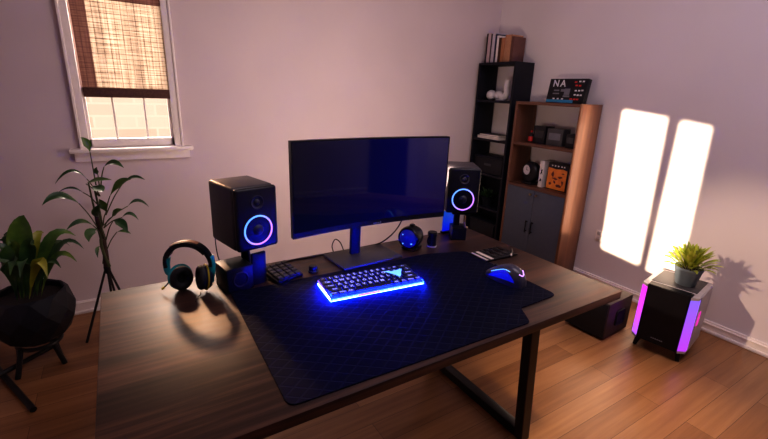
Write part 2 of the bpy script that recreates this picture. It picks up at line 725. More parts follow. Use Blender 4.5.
# rear wall behind the camera with a pale door added to reflect in the screen
struct(MB().box(((WX+XL)/2, YB-.06, ZC/2), (WX-XL+.24, .12, ZC)).build('wall_rear', 'wall_dark', smooth=False))
d1 = struct(D.objects.new('reflection_door', None))
COL.objects.link(d1)
d1.location = (2.70, YB, 0)
b = MB()
b.box((0, .02, 1.01), (.56, .04, 2.02), bev=.004)
for zz_, hh_ in ((.50, .72), (1.46, .80)):
    for s_ in (-1, 1):
        b.box((s_*.130, .042, zz_), (.19, .012, hh_), bev=.005)
struct(b.build('door_panel', 'white', d1))
struct(MB().rod((-.25, .04, 1.0), (-.25, .09, 1.0), .012).build('door_handle', 'darkmetal', d1))
b = MB()
for s_ in (-1, 1):
    b.box((s_*.315, .012, 1.03), (.07, .024, 2.06), bev=.003)
b.box((0, .012, 2.07), (.70, .024, .07), bev=.003)
struct(b.build('door_casing', 'white', d1))

# baseboards
bb = MB()
bb.box(((XL+WX)/2, WY-.008, .045), (WX-XL, .016, .09), bev=.003)
bb.box(((XL+WX)/2, WY-.012, .012), (WX-XL, .024, .024), bev=.005)
bb.box(((XL+WX)/2, WY-.011, .078), (WX-XL, .022, .012), bev=.004)
struct(bb.build('baseboard_back', 'white'))
bb = MB()
bb.box((WX-.008, (YB+WY)/2, .042), (.016, WY-YB-.05, .084), bev=.003)
bb.box((WX-.012, (YB+WY)/2, .012), (.024, WY-YB-.05, .024), bev=.005)
bb.box((WX-.011, (YB+WY)/2, .064), (.022, WY-YB-.05, .012), bev=.004)
struct(bb.build('baseboard_right', 'white'))

# window
w1 = struct(D.objects.new('window_1', None))
COL.objects.link(w1)
w1.location = ((OX0+OX1)/2, WY, 1.1)
W2 = (OX1-OX0)/2
b = MB()
cw = .050
for s in (-1, 1):
    b.box((s*(W2+cw/2-.004), -.010, .52), (cw, .022, 1.10), bev=.004)
    b.box((s*(W2+cw-.008), -.016, .52), (.014, .034, 1.10), bev=.004)
b.box((0, -.010, 1.085), (2*W2+2*cw, .022, cw), bev=.004)
struct(b.build('window_casing', 'white', w1))
b = MB()
b.box((0.0, -.030, -.012), (2*W2+2*cw+.105, .085, .024), bev=.006)
b.box((0.0, -.014, -.052), (2*W2+2*cw+.065, .026, .058), bev=.004)
struct(b.build('window_sill', 'white', w1))
b = MB()
for s in (-1, 1):
    b.box((s*(W2-.009), .045, .52), (.018, .05, 1.06), bev=.003)
b.box((0, .045, .026), (2*W2, .05, .05), bev=.003)
b.box((0, .045, .345), (2*W2, .05, .036), bev=.003)
b.box((0, .045, 1.04), (2*W2, .05, .05), bev=.003)
for s in (-1, 1):
    b.box((s*W2*.36, .050, .19), (.011, .022, .30), bev=.002)
    b.box((s*W2*.36, .050, .69), (.008, .022, .66), bev=.002)
struct(b.build('window_sash', 'white', w1))
struct(MB().box((0, .052, .53), (2*W2-.03, .004, 1.02)).build('window_pane', 'glass', w1, smooth=False))

# the neighbouring wall seen through the window
struct(MB().box((.2, 6.0, 1.2), (9, .2, 5)).build('exterior_wall', 'brick', smooth=False))

# woven blind
bl = thing('woven_blind', 'half lowered woven brown roller blind with shade-darkened edges in the window', 'blind', (.105, WY-.012, 1.41))
bw, bh = .498, .74


def cloth(x0, x1, z0, z1, y, nx=16, nz=24):
    m = MB()
    g = [[m.bm.verts.new((x0+(x1-x0)*i/nx, y+.0025*math.sin(7*(z0+(z1-z0)*j/nz))+.0015*math.sin(23*i/nx*(x1-x0)), z0+(z1-z0)*j/nz)) for i in range(nx+1)] for j in range(nz+1)]
    for j in range(nz):
        for i in range(nx):
            m.bm.faces.new((g[j][i], g[j][i+1], g[j+1][i+1], g[j+1][i]))
    return m


cloth(-bw/2+.075, bw/2-.022, .03, bh-.19, .0).build('cloth', 'blind', bl)
cloth(-bw/2, -bw/2+.076, .03, bh, -.001).build('side_edge', 'blind_shade', bl)
cloth(bw/2-.023, bw/2, .03, bh, -.001).build('side_edge', 'blind_shade', bl)
cloth(-bw/2+.07, bw/2-.02, bh-.195, bh, -.001).build('top_band', 'blind_shade', bl)
MB().box((0, -.001, .024), (bw+.004, .009, .056), bev=.003).build('bottom_rail', 'blindrail', bl)
MB().rod((-bw/2-.01, 0, bh+.015), (bw/2+.01, 0, bh+.015), .022).build('roller', 'blindrail', bl)

# ------------------------------------------------------------------ desk
DX0, DX1, DY0, DY1, DZ = -.126, 1.683, .803, 1.737, .75
desk = thing('desk', 'large dark walnut desk with thin top on black steel loop legs', 'desk', ((DX0+DX1)/2, (DY0+DY1)/2, 0))
dcx, dcy = (DX0+DX1)/2, (DY0+DY1)/2
MB().box((0, 0, DZ-.017), (DX1-DX0, DY1-DY0, .034), bev=.0025).build('desktop', 'desk', desk)


def leg_frame(xt, xb, name='leg_frame'):
    m = MB()
    yf, yr = .968-dcy, 1.62-dcy
    m.bar((xb, yf, 0), (xt, yf, DZ-.034), .052, .046, .002)
    m.bar((xb, yr, 0), (xt, yr, DZ-.034), .052, .046, .002)
    m.box((xb, (yf+yr)/2, .0225), (.050, yr-yf, .045), bev=.002)
    m.box((xt, (yf+yr)/2, DZ-.034-.0151), (.050, yr-yf, .030), bev=.002)
    return m.build(name, 'steel', desk)


leg_frame(1.352-dcx, 1.408-dcx)
leg_frame(.205-dcx, .15-dcx)
MB().box((0, .30, DZ-.034-.021), (1.12, .04, .040), bev=.002).build('cross_rail', 'steel', desk)


# ------------------------------------------------------------------ desk mat
def rounded(poly, rads, n=6):
    out = []
    k = len(poly)
    for i in range(k):
        p, a, c = Vector(poly[i]), Vector(poly[i-1]), Vector(poly[(i+1) % k])
        r = rads[i]
        d1, d2 = (a-p).normalized(), (c-p).normalized()
        ang = d1.angle(d2)
        t = r/math.tan(ang/2)
        s, e = p+d1*t, p+d2*t
        for j in range(n+1):
            u = j/n
            out.append(tuple((1-u)**2*s+2*u*(1-u)*p+u*u*e))
    return out


mp = rounded([(.272, .832), (1.135, .815), (1.188, .902), (1.405, .908), (1.405, 1.440), (1.20, 1.50), (.287, 1.515)],
             [.03, .03, .015, .035, .03, .1, .02])
mo = MB().prism(mp, DZ, DZ+.004, .0012).build('desk_mat', 'mousepad')
tag(mo, 'large dark navy quilted desk mat with a stepped front corner', 'desk mat')

# ------------------------------------------------------------------ monitor
mon = thing('monitor', 'wide curved black monitor with a dark blue screen on the desk', 'monitor', (.936, 1.60, DZ-.0), R(0))
MW, MH, RAD = .782, .392, 2.3
zc = .168+MH/2


def curved(wid, h, y_off, th, zmid, nx=28, bulge=0.):
    m = MB()
    cols = []
    for i in range(nx+1):
        a = (i/nx-.5)*wid/RAD
        x = RAD*math.sin(a)
        y = -(RAD*(1-math.cos(a))) + y_off
        nx_, ny_ = math.sin(a), -math.cos(a)
        cols.append((x, y))
    fr, bk = [], []
    for x, y in cols:
        fr.append((m.bm.verts.new((x, y, zmid-h/2)), m.bm.verts.new((x, y, zmid+h/2))))
        bk.append((m.bm.verts.new((x, y+th, zmid-h/2)), m.bm.verts.new((x, y+th, zmid+h/2))))
    F = m.bm.faces.new
    for i in range(nx):
        F((fr[i][0], fr[i+1][0], fr[i+1][1], fr[i][1]))
        F((bk[i+1][0], bk[i][0], bk[i][1], bk[i+1][1]))
        F((fr[i][1], fr[i+1][1], bk[i+1][1], bk[i][1]))
        F((fr[i+1][0], fr[i][0], bk[i][0], bk[i+1][0]))
    F((fr[0][0], fr[0][1], bk[0][1], bk[0][0]))
    F((fr[-1][1], fr[-1][0], bk[-1][0], bk[-1][1]))
    return m


Y0 = -.032
curved(MW, MH, Y0, .026, zc).build('housing', 'black', mon)
curved(MW-.012, MH-.030, Y0-.0012, .0012, zc+.009).build('screen', 'screen', mon)
m = MB()
for x_, w_, h_ in ((.006, .010, .006), (.018, .010, .006), (.029, .009, .006), (.040, .006, .010)):
    m.box((x_, Y0-.0022, .168+.0072+(h_-.006)/2), (w_, .001, h_))
m.build('brand_mark', 'greymark', mon, smooth=False)
b = MB()
b.box((0, .020, zc), (.20, .04, .16), bev=.012)
b.build('rear_hub', 'black', mon)
MB().bar((-.050, .045, .010), (-.050, .032, zc-.02), .050, .020, .004).build('stand_column', 'black', mon)
MB().box((-.024, .008, .006), (.315, .200, .012), rot=(0, 0, R(3)), bev=.004).build('stand_base', 'darkgrey', mon)

# ------------------------------------------------------------------ bookshelf loudspeakers
SW, SH, SD = .171, .244, .225


def make_speaker():
    root = D.objects.new('bookshelf_speaker', None)
    root.empty_display_size = .05
    COL.objects.link(root)
    MB().box((0, SD/2+.012, SH/2), (SW, SD-.024, SH), bev=.012, seg=3).build('cabinet', 'graphite', root)
    MB().box((0, .010, SH/2), (SW-.003, .024, SH-.003), bev=.011, seg=3).build('front_baffle', 'black', root)
    rx = Matrix.Translation((0, -.0025, .078)) @ Euler((R(90), 0, 0)).to_matrix().to_4x4()
    MB().lathe([(.050, .0015), (.047, -.004), (.030, -.0020), (.022, -.001), (.020, .003), (.012, .0075), (0, .009)], 40, rx).build('woofer_cone', 'cone', root)
    o = MB().torus(.0555, .0030, 56, 10, None).build('ring_light', 'ring', root)
    # ring modelled in its own X-Z plane so the colour sweep follows the disc
    for v in o.data.vertices:
        v.co = Vector((v.co.x, -v.co.z, v.co.y))
    o.location = (0, -.0035, .078)
    MB().torus(.0612, .0030, 48, 8, rx).build('woofer_surround', 'rubber', root)
    tx = Matrix.Translation((0, -.0022, .186)) @ Euler((R(90), 0, 0)).to_matrix().to_4x4()
    MB().lathe([(.027, 0), (.025, .003), (.021, .002), (.014, -.003), (.011, .001), (.006, .004), (0, .005)], 32, tx).build('tweeter', 'cone', root)
    return root


def copy_tree(o, parent=None):
    c = o.copy()
    COL.objects.link(c)
    c.parent = parent
    for ch in list(o.children):
        copy_tree(ch, c)
    return c


sp1 = make_speaker()
sp1.location = (.407, 1.526, .905)
sp1.rotation_euler = (0, 0, R(12.7))
tag(sp1, 'dark loudspeaker with glowing blue ring raised on a block stand beside the headphones', 'speaker', 'desk loudspeakers with lit rings')
sp2 = copy_tree(sp1)
sp2.location = (1.499, 1.595, .895)
sp2.rotation_euler = (0, 0, R(-32.3))
tag(sp2, 'dark loudspeaker with violet lit ring on a slim post between monitor and bookcase', 'speaker', 'desk loudspeakers with lit rings')

st = thing('speaker_stand', 'black block speaker stand with upright plate under the loudspeaker near the headphones', 'speaker stand', (.352, 1.575, DZ), R(10), 'desk speaker stands')
MB().box((-.035, .0, .050), (.105, .115, .100), bev=.006).build('block', 'black', st)
m_ = Matrix.Translation((-.035, -.0585, .05)) @ Euler((R(90), 0, 0)).to_matrix().to_4x4()
MB().torus(.028, .004, 32, 8, m_).build('dial', 'rubber', st)
MB().box((.052, -.030, .066), (.060, .014, .132), rot=(0, 0, R(4)), bev=.004).build('upright_plate', 'black', st)
MB().rod((.028, .030, 0.0), (.028, .030, .148), .018).build('post', 'black', st)
MB().box((.035, .020, .1502), (.11, .10, .008), bev=.002).build('top_plate', 'black', st)

st2 = thing('speaker_stand', 'slim black speaker stand with brass bracket between monitor and bookcase', 'speaker stand', (1.505, 1.600, DZ), R(-32), 'desk speaker stands')
MB().box((-.010, .018, .036), (.080, .090, .072), bev=.006).build('block', 'black', st2)
MB().bar((-.020, .030, .07), (-.020, .030, .138), .030, .032, .003).build('post', 'black', st2)
MB().tube([(.016, -.012, .136), (.016, -.016, .10), (.020, -.020, .078), (.034, -.020, .073)], .006, 8).build('bracket', 'brass', st2)
MB().box((0, .055, .1405), (.10, .11, .008), bev=.002).build('top_plate', 'black', st2)

# upright blue panel
bp = thing('acrylic_panel', 'blue glowing upright panel behind the loudspeaker near the bookcase', 'panel', (1.530, 1.719, DZ), R(0))
MB().box((0, 0, .070), (.100, .006, .118), bev=.002).build('panel', 'bluepanel', bp)
MB().box((0, 0, .006), (.108, .026, .012), bev=.003).build('foot', 'black', bp)

# ------------------------------------------------------------------ keyboard
KU, KD = .0262, .0282
kb = thing('keyboard', 'compact mechanical keyboard with lit keys and cyan underglow on the mat', 'keyboard', (.793, 1.325, DZ+.004), R(-5.0))
kw, kd = 15*KU+.008, 5*KD+.012
tilt = Euler((R(4.5), 0, 0)).to_matrix().to_4x4()


def kbm(p):
    return tilt @ Vector(p)


m = MB()
m.box((0, 0, .0155), (kw, kd, .014), rot=tilt, bev=.004)
m.build('case', 'keycap', kb)
MB().box((0, 0, .0082), (kw+.003, kd+.003, .0065), bev=.003).build('underglow_strip', 'underglow', kb)
MB().box((0, 0, .0032), (kw+.001, kd+.001, .0036), bev=.0015).build('underglow_base', 'bluelow', kb)
MB().box((-.045, -kd/2-.0022, .0082), (.09, .0022, .0065), bev=.001).build('pink_glow_segment', 'pinkglow', kb)
m = MB()
m.box(kbm((-kw/2-.0004, 0, .0185)), (.0022, kd-.012, .006), rot=tilt, bev=.001)
m.build('side_glow', 'violetglow', kb)
MB().box((0, 0, .0228), (kw-.012, kd-.012, .0012), rot=tilt).build('backlight_plate', 'backlight', kb)
for x, y in ((-.15, -.05), (.15, -.05), (-.15, .05), (.15, .05)):
    MB().rod((x, y, 0), (x, y, .003), .008).build('rubber_foot', 'rubber', kb)
rows = [[('`', 1)]+[(c, 1) for c in '1234567890-=']+[('<-', 2)],
        [('Tab', 1.5)]+[(c, 1) for c in 'QWERTYUIOP[]']+[('\\', 1.5)],
        [('Caps', 1.75)]+[(c, 1) for c in "ASDFGHJKL;'"]+[('Enter', 2.25)],
        [('Shift', 2.25)]+[(c, 1) for c in 'ZXCVBNM,./']+[('Shift', 2.75)],
        [('Ctrl', 1.25), ('Win', 1.25), ('Alt', 1.25), (' ', 6.25), ('Alt', 1.25), ('Fn', 1.25), ('Menu', 1.25), ('Ctrl', 1.25)]]
for ri, row in enumerate(rows):
    x = -7.5*KU
    for lab, wu in row:
        wd = wu*KU
        cxk = x+wd/2
        x += wd
        cyk = (2-ri)*KD
        m = MB()
        t = bmesh.new()
        hw, hd = wd/2-.0016, KD/2-.0016
        tw, td = hw-.0028, hd-.0028
        vs = [t.verts.new((a*hw, c*hd, 0)) for a, c in ((-1, -1), (1, -1), (1, 1), (-1, 1))] + \
             [t.verts.new((a*tw, c*td+.0005, .0085)) for a, c in ((-1, -1), (1, -1), (1, 1), (-1, 1))]
        t.faces.new(vs[3::-1])
        t.faces.new(vs[4:])
        for i in range(4):
            j = (i+1) % 4
            t.faces.new((vs[i], vs[j], vs[4+j], vs[4+i]))
        bmesh.ops.bevel(t, geom=t.edges[:], offset=.0009, segments=1, affect='EDGES')
        m.use('keycap')
        m._merge(t)
        if lab.strip():
            m.use('legend')
            sz = .0205 if len(lab) == 1 else (.0145 if len(lab) < 4 else .0112)
            m.text(lab, sz, Matrix.Translation((0, .0004, .0087)), bold=.0003)
        o = m.build('key', None, kb, smooth=False)
        o.location = kbm((cxk, cyk, .0222))
        o.rotation_euler = (R(4.5), 0, 0)
m = MB()
star = [(-.048, .030), (-.020, .020), (.004, .022), (.034, .026), (.020, .004), (.004, -.024), (-.006, -.030), (-.016, -.008)]
m.prism(star, 0, .0016)
o = m.build('star_emblem', 'emblem', kb, smooth=False)
o.location = kbm((.118, .004, .0312))
o.rotation_euler = (R(4.5), 0, 0)

# ------------------------------------------------------------------ mouse
ms = thing('mouse', 'dark gaming mouse with blue side glow and lit rear emblem on the mat', 'mouse', (1.318, 1.100, DZ+.004), R(9))
b = MB()
L2, nU, nV = .088, 22, 20
prev = None
rowsv = []
for i in range(nU+1):
    u = i/nU
    y = -L2+2*L2*u
    wv = .044*(math.sin(PI*min(max(u*.9+.05, 0), 1)))**.42*(1-.10*math.sin(PI*u))
    hv = .090*(math.sin(PI*(.07+.86*u**.80)))**.75*(1-.30*u)
    ring = []
    for j in range(nV+1):
        a = PI*j/nV
        xx = -math.cos(a)
        zz = math.sin(a)
        ring.append(b.bm.verts.new((wv*(abs(xx)**.8)*(1 if xx > 0 else -1), y, hv*(zz**.62))))
    rowsv.append(ring)
for a, c in zip(rowsv, rowsv[1:]):
    for j in range(nV):
        b.bm.faces.new((a[j], a[j+1], c[j+1], c[j]))
for ring in (rowsv[0], rowsv[-1]):
    b.bm.faces.new(ring)
b.bm.faces.new([r[0] for r in rowsv]+[r[-1] for r in rowsv[::-1]])
bmesh.ops.recalc_face_normals(b.bm, faces=b.bm.faces[:])
b.build('shell', 'mouse', ms, angle=60)


def mouse_pt(u, a, off=.0008):
    y = -L2+2*L2*u
    wv = .044*(math.sin(PI*min(max(u*.9+.05, 0), 1)))**.42*(1-.10*math.sin(PI*u))
    hv = .090*(math.sin(PI*(.07+.86*u**.80)))**.75*(1-.30*u)
    xx, zz = -math.cos(a), math.sin(a)
    p = Vector((wv*(abs(xx)**.8)*(1 if xx > 0 else -1), y, hv*(max(zz, 0)**.62)))
    return p + Vector((xx*off, -off*.3, zz*off))


b = MB()
gr = [[b.bm.verts.new(mouse_pt(.16+.70*i/16, R(5+(34*math.sin(PI*(i+.6)/17.2))*j/6+2))) for j in range(7)] for i in range(17)]
for i in range(16):
    for j in range(6):
        b.bm.faces.new((gr[i][j], gr[i+1][j], gr[i+1][j+1], gr[i][j+1]))
b.build('side_light', 'mouseglow', ms)
b = MB()
b.tube([mouse_pt(.30+.5*k/8, R(44-16*abs(k/8-.3)), .001) for k in range(9)], .0016, 6, 2)
b.build('side_line', 'emblem', ms)
b = MB()
b.tube([mouse_pt(.05+.10*(1-math.cos((k/10-.42)*2.6)), R(60+56*k/10), .0012) for k in range(11)], .0024, 6, 2)
b.build('rear_emblem', 'mouselogo', ms)
b = MB()
b.rod(mouse_pt(.80, R(90))+Vector((-.004, 0, .001)), mouse_pt(.80, R(90))+Vector((.004, 0, .001)), .008, n=20)
b.build('scroll_wheel', 'rubber', ms)

# ------------------------------------------------------------------ numeric keypad
npd = thing('number_pad', 'small black number pad beside the block speaker stand', 'keypad', (.508, 1.580, DZ), R(15))
np_t = Euler((R(9), 0, 0)).to_matrix().to_4x4()
MB().box((0, 0, .0155), (.126, .128, .018), rot=np_t, bev=.004).build('case', 'black', npd)
MB().box((0, .052, .008), (.10, .012, .016), bev=.002).build('rear_foot', 'rubber', npd)
kproto = None
for ix in range(4):
    for iy in range(5):
        if kproto is None:
            o = kproto = MB().prism([(-.0115, -.010), (.0115, -.010), (.0115, .010), (-.0115, .010)], 0, .009, .002).build('key', 'darkgrey', npd)
        else:
            o = kproto.copy()
            COL.objects.link(o)
            o.parent = npd
        o.location = np_t @ Vector((-.042+.028*ix, -.048+.024*iy, .0245))
        o.rotation_euler = (R(9), 0, 0)

# small dial
kn = thing('volume_knob', 'small round black knob on the desk left of the monitor foot', 'knob', (.640, 1.560, DZ))
MB().lathe([(0, 0), (.022, 0), (.023, .004), (.020, .008), (.0185, .010), (.0185, .024), (.016, .028), (.008, .0285), (0, .0275)], 32).build('body', 'black', kn)
MB().torus(.0208, .0016, 32, 6, Matrix.Translation((0, 0, .009))).build('collar', 'darkgrey', kn)

# ------------------------------------------------------------------ webcam-like sphere and the little can
wc = thing('desk_camera', 'rounded black desk device with deep blue round lens beside the monitor', 'camera', (1.190, 1.605, DZ), R(-62))
ax = Matrix.Translation((0, -.045, .064)) @ Euler((R(90), 0, 0)).to_matrix().to_4x4()   # local +Z points to the front
MB().lathe([(0, -.105), (.022, -.102), (.040, -.090), (.052, -.065), (.057, -.035), (.057, -.008), (.053, 0), (.046, .003)], 40, ax).build('body', 'black', wc)
MB().lathe([(.046, .0025), (.040, .010), (.027, .017), (.012, .020), (0, .0205)], 36, ax).build('lens', 'blueglass', wc)
for dx_, dz_ in ((-.022, .020), (.026, -.020), (-.020, -.026)):
    MB().lathe([(0, .0060), (.0028, .0050), (.0036, 0)], 14, ax @ Matrix.Translation((dx_, dz_, .0125))).build('light_dot', 'emblem', wc)
MB().torus(.050, .0042, 40, 8, ax @ Matrix.Translation((0, 0, .002))).build('lens_ring', 'blackgloss', wc)
MB().lathe([(0, 0), (.014, 0), (.014, .008), (.011, .012), (0, .0125)], 24, Matrix.Translation((0, -.005, .116))).build('top_button', 'darkgrey', wc)
MB().box((0, 0, .006), (.075, .085, .012), bev=.005).build('foot', 'black', wc)
MB().box((.018, -.044, .008), (.034, .004, .006), bev=.001).build('front_plate', 'brass', wc)

cn = thing('small_canister', 'small black canister with pale base ring between desk device and loudspeaker', 'canister', (1.298, 1.578, DZ))
MB().lathe([(0, .006), (.022, .006), (.024, .012), (.022, .020), (.022, .056), (.025, .062), (.025, .074), (.022, .079), (0, .080)], 32).build('body', 'black', cn)
MB().lathe([(0, 0), (.024, 0), (.025, .003), (.024, .007), (0, .007)], 32).build('base_ring', 'palestripe', cn)
MB().tube([(-.022, -.006, .06), (-.034, -.008, .05), (-.034, -.008, .03), (-.022, -.006, .02)], .003, 8).build('grip', 'blackgloss', cn)

# ------------------------------------------------------------------ wallet-like notebook and pen
nb = thing('notebook', 'black notebook with two pale stripes lying on the desk behind the mouse', 'notebook', (1.497, 1.345, DZ))
MB().box((.0, 0, .005), (.215, .122, .010), bev=.002).build('cover', 'black', nb)
for i, (xx, wd, z) in enumerate(((-.094, .010, .0105), (-.062, .017, .0105))):
    MB().box((xx, -.004, z), (wd, .108, .003), bev=.001).build('stripe', 'palestripe', nb)
for xx in (-.020, .022, .062):
    MB().box((xx, .004, .0115), (.032, .100, .003), bev=.001).build('flap', 'blackgloss', nb)
pn = thing('pen', 'short dark pen with a pale end lying on the black notebook', 'pen', (1.582, 1.304, DZ+.0135), R(40))
MB().rod((-.040, 0, .004), (.032, 0, .004), .0038).build('barrel', 'black', pn)
MB().rod((-.056, 0, .004), (-.040, 0, .004), .0036, .0040).build('pale_cap', 'palestripe', pn)

# ------------------------------------------------------------------ headphones
hp = thing('headphones', 'black over-ear headphones with cyan yokes standing on the desk corner', 'headphones', (.170, 1.603, DZ), R(-30))
lean = Matrix.Rotation(R(-3), 4, 'Y')


def arc_band(r, w, th, a0, a1, n=36, ry=1.0, zc_=.112):
    m = MB()
    rings = []
    for i in range(n+1):
        a = a0+(a1-a0)*i/n
        c, s = math.cos(a), math.sin(a)
        o_, i_ = (r+th/2), (r-th/2)
        taper = w*(.75+.25*math.sin(a))
        rings.append([m.bm.verts.new(lean @ Vector((q*c, yy, zc_+q*s*ry))) for q, yy in ((o_, -taper/2), (o_+.002, 0), (o_, taper/2), (i_, taper/2), (i_-.001, 0), (i_, -taper/2))])
    for a, b_ in zip(rings, rings[1:]):
        for j in range(6):
            m.bm.faces.new((a[j], b_[j], b_[(j+1) % 6], a[(j+1) % 6]))
    m.bm.faces.new(rings[0])
    m.bm.faces.new(rings[-1][::-1])
    bmesh.ops.recalc_face_normals(m.bm, faces=m.bm.faces[:])
    return m


hb = arc_band(.083, .036, .011, R(-8), R(188), ry=1.0).build('headband', 'black', hp, angle=50)
arc_band(.0755, .032, .009, R(30), R(150), ry=1.0).build('band_cushion', 'pad', hp, angle=50)
arc_band(.0892, .022, .003, R(60), R(128), ry=1.0).build('leather_strip', 'tan', hp, angle=50)
for s in (-1, 1):
    # cups hang inwards below the band; each axis points inwards and towards the desk front
    n_in = Vector((.62, -.78, .02)) if s < 0 else Vector((-.80, -.58, .10))
    n_in.normalize()
    c = lean @ (Vector((-.040, .006, .054)) if s < 0 else Vector((.047, .0, .055)))
    q = n_in.to_track_quat('Z', 'Y').to_matrix().to_4x4()
    mt = Matrix.Translation(c) @ q @ Matrix.Diagonal((.95, 1.10, 1, 1))
    cup = MB().lathe([(0, -.030), (.022, -.029), (.036, -.024), (.043, -.014), (.044, -.004), (.040, .002), (0, .002)], 36, mt).build('ear_cup', 'cyan' if s < 0 else 'navy', hp)
    MB().torus(.0300, .0135, 36, 12, mt @ Matrix.Translation((0, 0, .009))).build('ear_cushion', 'pad', cup)
    MB().lathe([(0, .006), (.020, .006), (.022, .003)], 24, mt).build('speaker_mesh', 'rubber', cup)
    MB().torus(.0440, .0032, 36, 8, mt @ Matrix.Translation((0, 0, -.008))).build('trim_ring', 'cyan' if s < 0 else 'yellow', cup)
    yk = MB()
    top = lean @ Vector((s*.0830, .004, .112))
    out = mt @ Vector((0, 0, -.030))
    low = lean @ Vector((s*.080, .004, .075))
    yk.tube([top+Vector((-s*.004, 0, .026)), top+Vector((s*.001, 0, -.004)), low, out+Vector((0, 0, .006)), out+Vector((-s*.004, -.002, -.022))], (.0135, .0105), 12)
    yk.build('yoke', 'cyan', hp)
mic = MB().tube([lean @ Vector((-.070, .010, .048)), (-.082, -.004, .038), (-.091, -.012, .028), (-.099, -.016, .020)], .0028, 8).build('microphone_boom', 'black', hp)
MB().rod((-.097, -.0155, .0215), (-.106, -.019, .0135), .0042).build('microphone_tip', 'yellow', mic)
tag(MB().tube([(.190, 1.557, .760), (.186, 1.545, .754), (.170, 1.530, .7525), (.163, 1.505, .7525)], .0018, 6).build('headphone_cable', 'cable'),
    'short thin cable trailing from the headphones onto the desk', 'cable')

# ------------------------------------------------------------------ cables
tag(MB().tube([(.300, 1.752, 1.0), (.290, 1.757, .90), (.292, 1.72, .81), (.32, 1.665, .757), (.36, 1.655, .7535)], .0022, 6).build('speaker_cable', 'cable'),
    'thin black cable hanging behind the loudspeaker near the headphones', 'cable')
tag(MB().tube([(.53, 1.66, .7525), (.55, 1.70, .7525), (.61, 1.716, .7525), (.69, 1.712, .7525), (.79, 1.722, .7525)], .0024, 6).build('keypad_cable', 'cable'),
    'black cable running from the number pad toward the monitor foot', 'cable')
tag(MB().tube([(1.155, 1.615, .98), (1.150, 1.640, .90), (1.125, 1.665, .83), (1.07, 1.69, .775), (1.01, 1.715, .7535), (.93, 1.722, .7535)], .0034, 8).build('monitor_cable', 'cable'),
    'black cable drooping from the monitor down to the desk', 'cable')
tag(MB().tube([(.815, 1.73, .7525), (.808, 1.728, .785), (.823, 1.725, .815), (.843, 1.71, .80), (.858, 1.70, .7535)], .0026, 8).build('power_cable', 'cable'),
    'looped black cable end just left of the monitor stand column', 'cable')

# ------------------------------------------------------------------ wooden bookcase
SX0, SX1, SY0, SY1, SHT = 3.0, 3.255, 1.993, 2.640, 1.463
bc = thing('bookcase', 'walnut bookcase with two open shelves above slate grey double doors', 'bookcase', ((SX0+SX1)/2, (SY0+SY1)/2, 0))
ox, oy = (SX0+SX1)/2, (SY0+SY1)/2
dx, dy = SX1-SX0, SY1-SY0
TH = .024
for s in (-1, 1):
    MB().box((0, s*(dy/2-TH/2), SHT/2), (dx, TH, SHT), bev=.0015).build('side_panel', 'shelfwood', bc)
k2 = wood('walnut_shelf_cross', (.075, .030, .020), (.125, .052, .032), (.185, .082, .048), 1, 1.3, .42)
M['shelfwood_y'] = k2
MB().box((0, 0, SHT-TH/2), (dx, dy-2*TH, TH), bev=.0015).build('top_panel', 'shelfwood_y', bc)
Z1, Z2 = 1.118, .752
for z in (Z1, Z2):
    MB().box((0, 0, z-TH/2), (dx, dy-2*TH, TH), bev=.0015).build('shelf', 'shelfwood_y', bc)
MB().box((0, 0, .07), (dx, dy-2*TH, TH), bev=.0015).build('bottom_panel', 'shelfwood_y', bc)
MB().box((dx/2-.004, 0, .41), (.008, dy-2*TH, .66)).build('back_panel', 'slate', bc)
MB().box((-.08, 0, .029), (.02, dy-2*TH, .058)).build('plinth', 'shelfwood_y', bc)
for s in (-1, 1):
    w_ = (dy-2*TH)/2
    dr = MB().box((-dx/2+.010, s*w_/2, (.082+Z2-TH)/2), (.018, w_-.003, Z2-TH-.084), bev=.0015).build('door', 'slate', bc)
    hd = MB()
    hd.rod((-dx/2-.022, s*.030, .345), (-dx/2-.022, s*.030, .455), .005)
    hd.rod((-dx/2-.022, s*.030, .358), (-dx/2+.002, s*.030, .358), .004)
    hd.rod((-dx/2-.022, s*.030, .442), (-dx/2+.002, s*.030, .442), .004)
    hd.build('handle', 'darkmetal', dr)
    MB().lathe([(0, 0), (.006, 0), (.005, .008), (.0105, .014), (.0095, .021), (0, .023)], 20,
               Matrix.Translation((-dx/2+.0015, s*.030, .690)) @ Euler((0, R(-90), 0)).to_matrix().to_4x4()).build('knob', 'brass', dr)

# ------------------------------------------------------------------ tall black shelf
TX0, TX1, TY0, TY1, THT = 3.02, 3.258, 2.705, 3.165, 1.795
ts = thing('shelving_unit', 'tall black open shelving unit standing in the room corner', 'shelf', ((TX0+TX1)/2, (TY0+TY1)/2, 0))
tdx, tdy = TX1-TX0, TY1-TY0
tox, toy = (TX0+TX1)/2, (TY0+TY1)/2
TT = .022
for s in (-1, 1):
    MB().box((0, s*(tdy/2-TT/2), THT/2), (tdx, TT, THT), bev=.0015).build('side_panel', 'blackwood', ts)
MB().box((0, 0, THT-TT/2), (tdx, tdy-2*TT, TT), bev=.0015).build('top_panel', 'blackwood', ts)
TZ = (1.460, 1.100, .765, .430, .09)
for z in TZ:
    MB().box((0, 0, z-TT/2), (tdx, tdy-2*TT, TT), bev=.0015).build('shelf', 'blackwood', ts)
MB().box((tdx/2-.003, 0, .42), (.006, tdy-2*TT, .66)).build('back_panel', 'blackwood', ts)


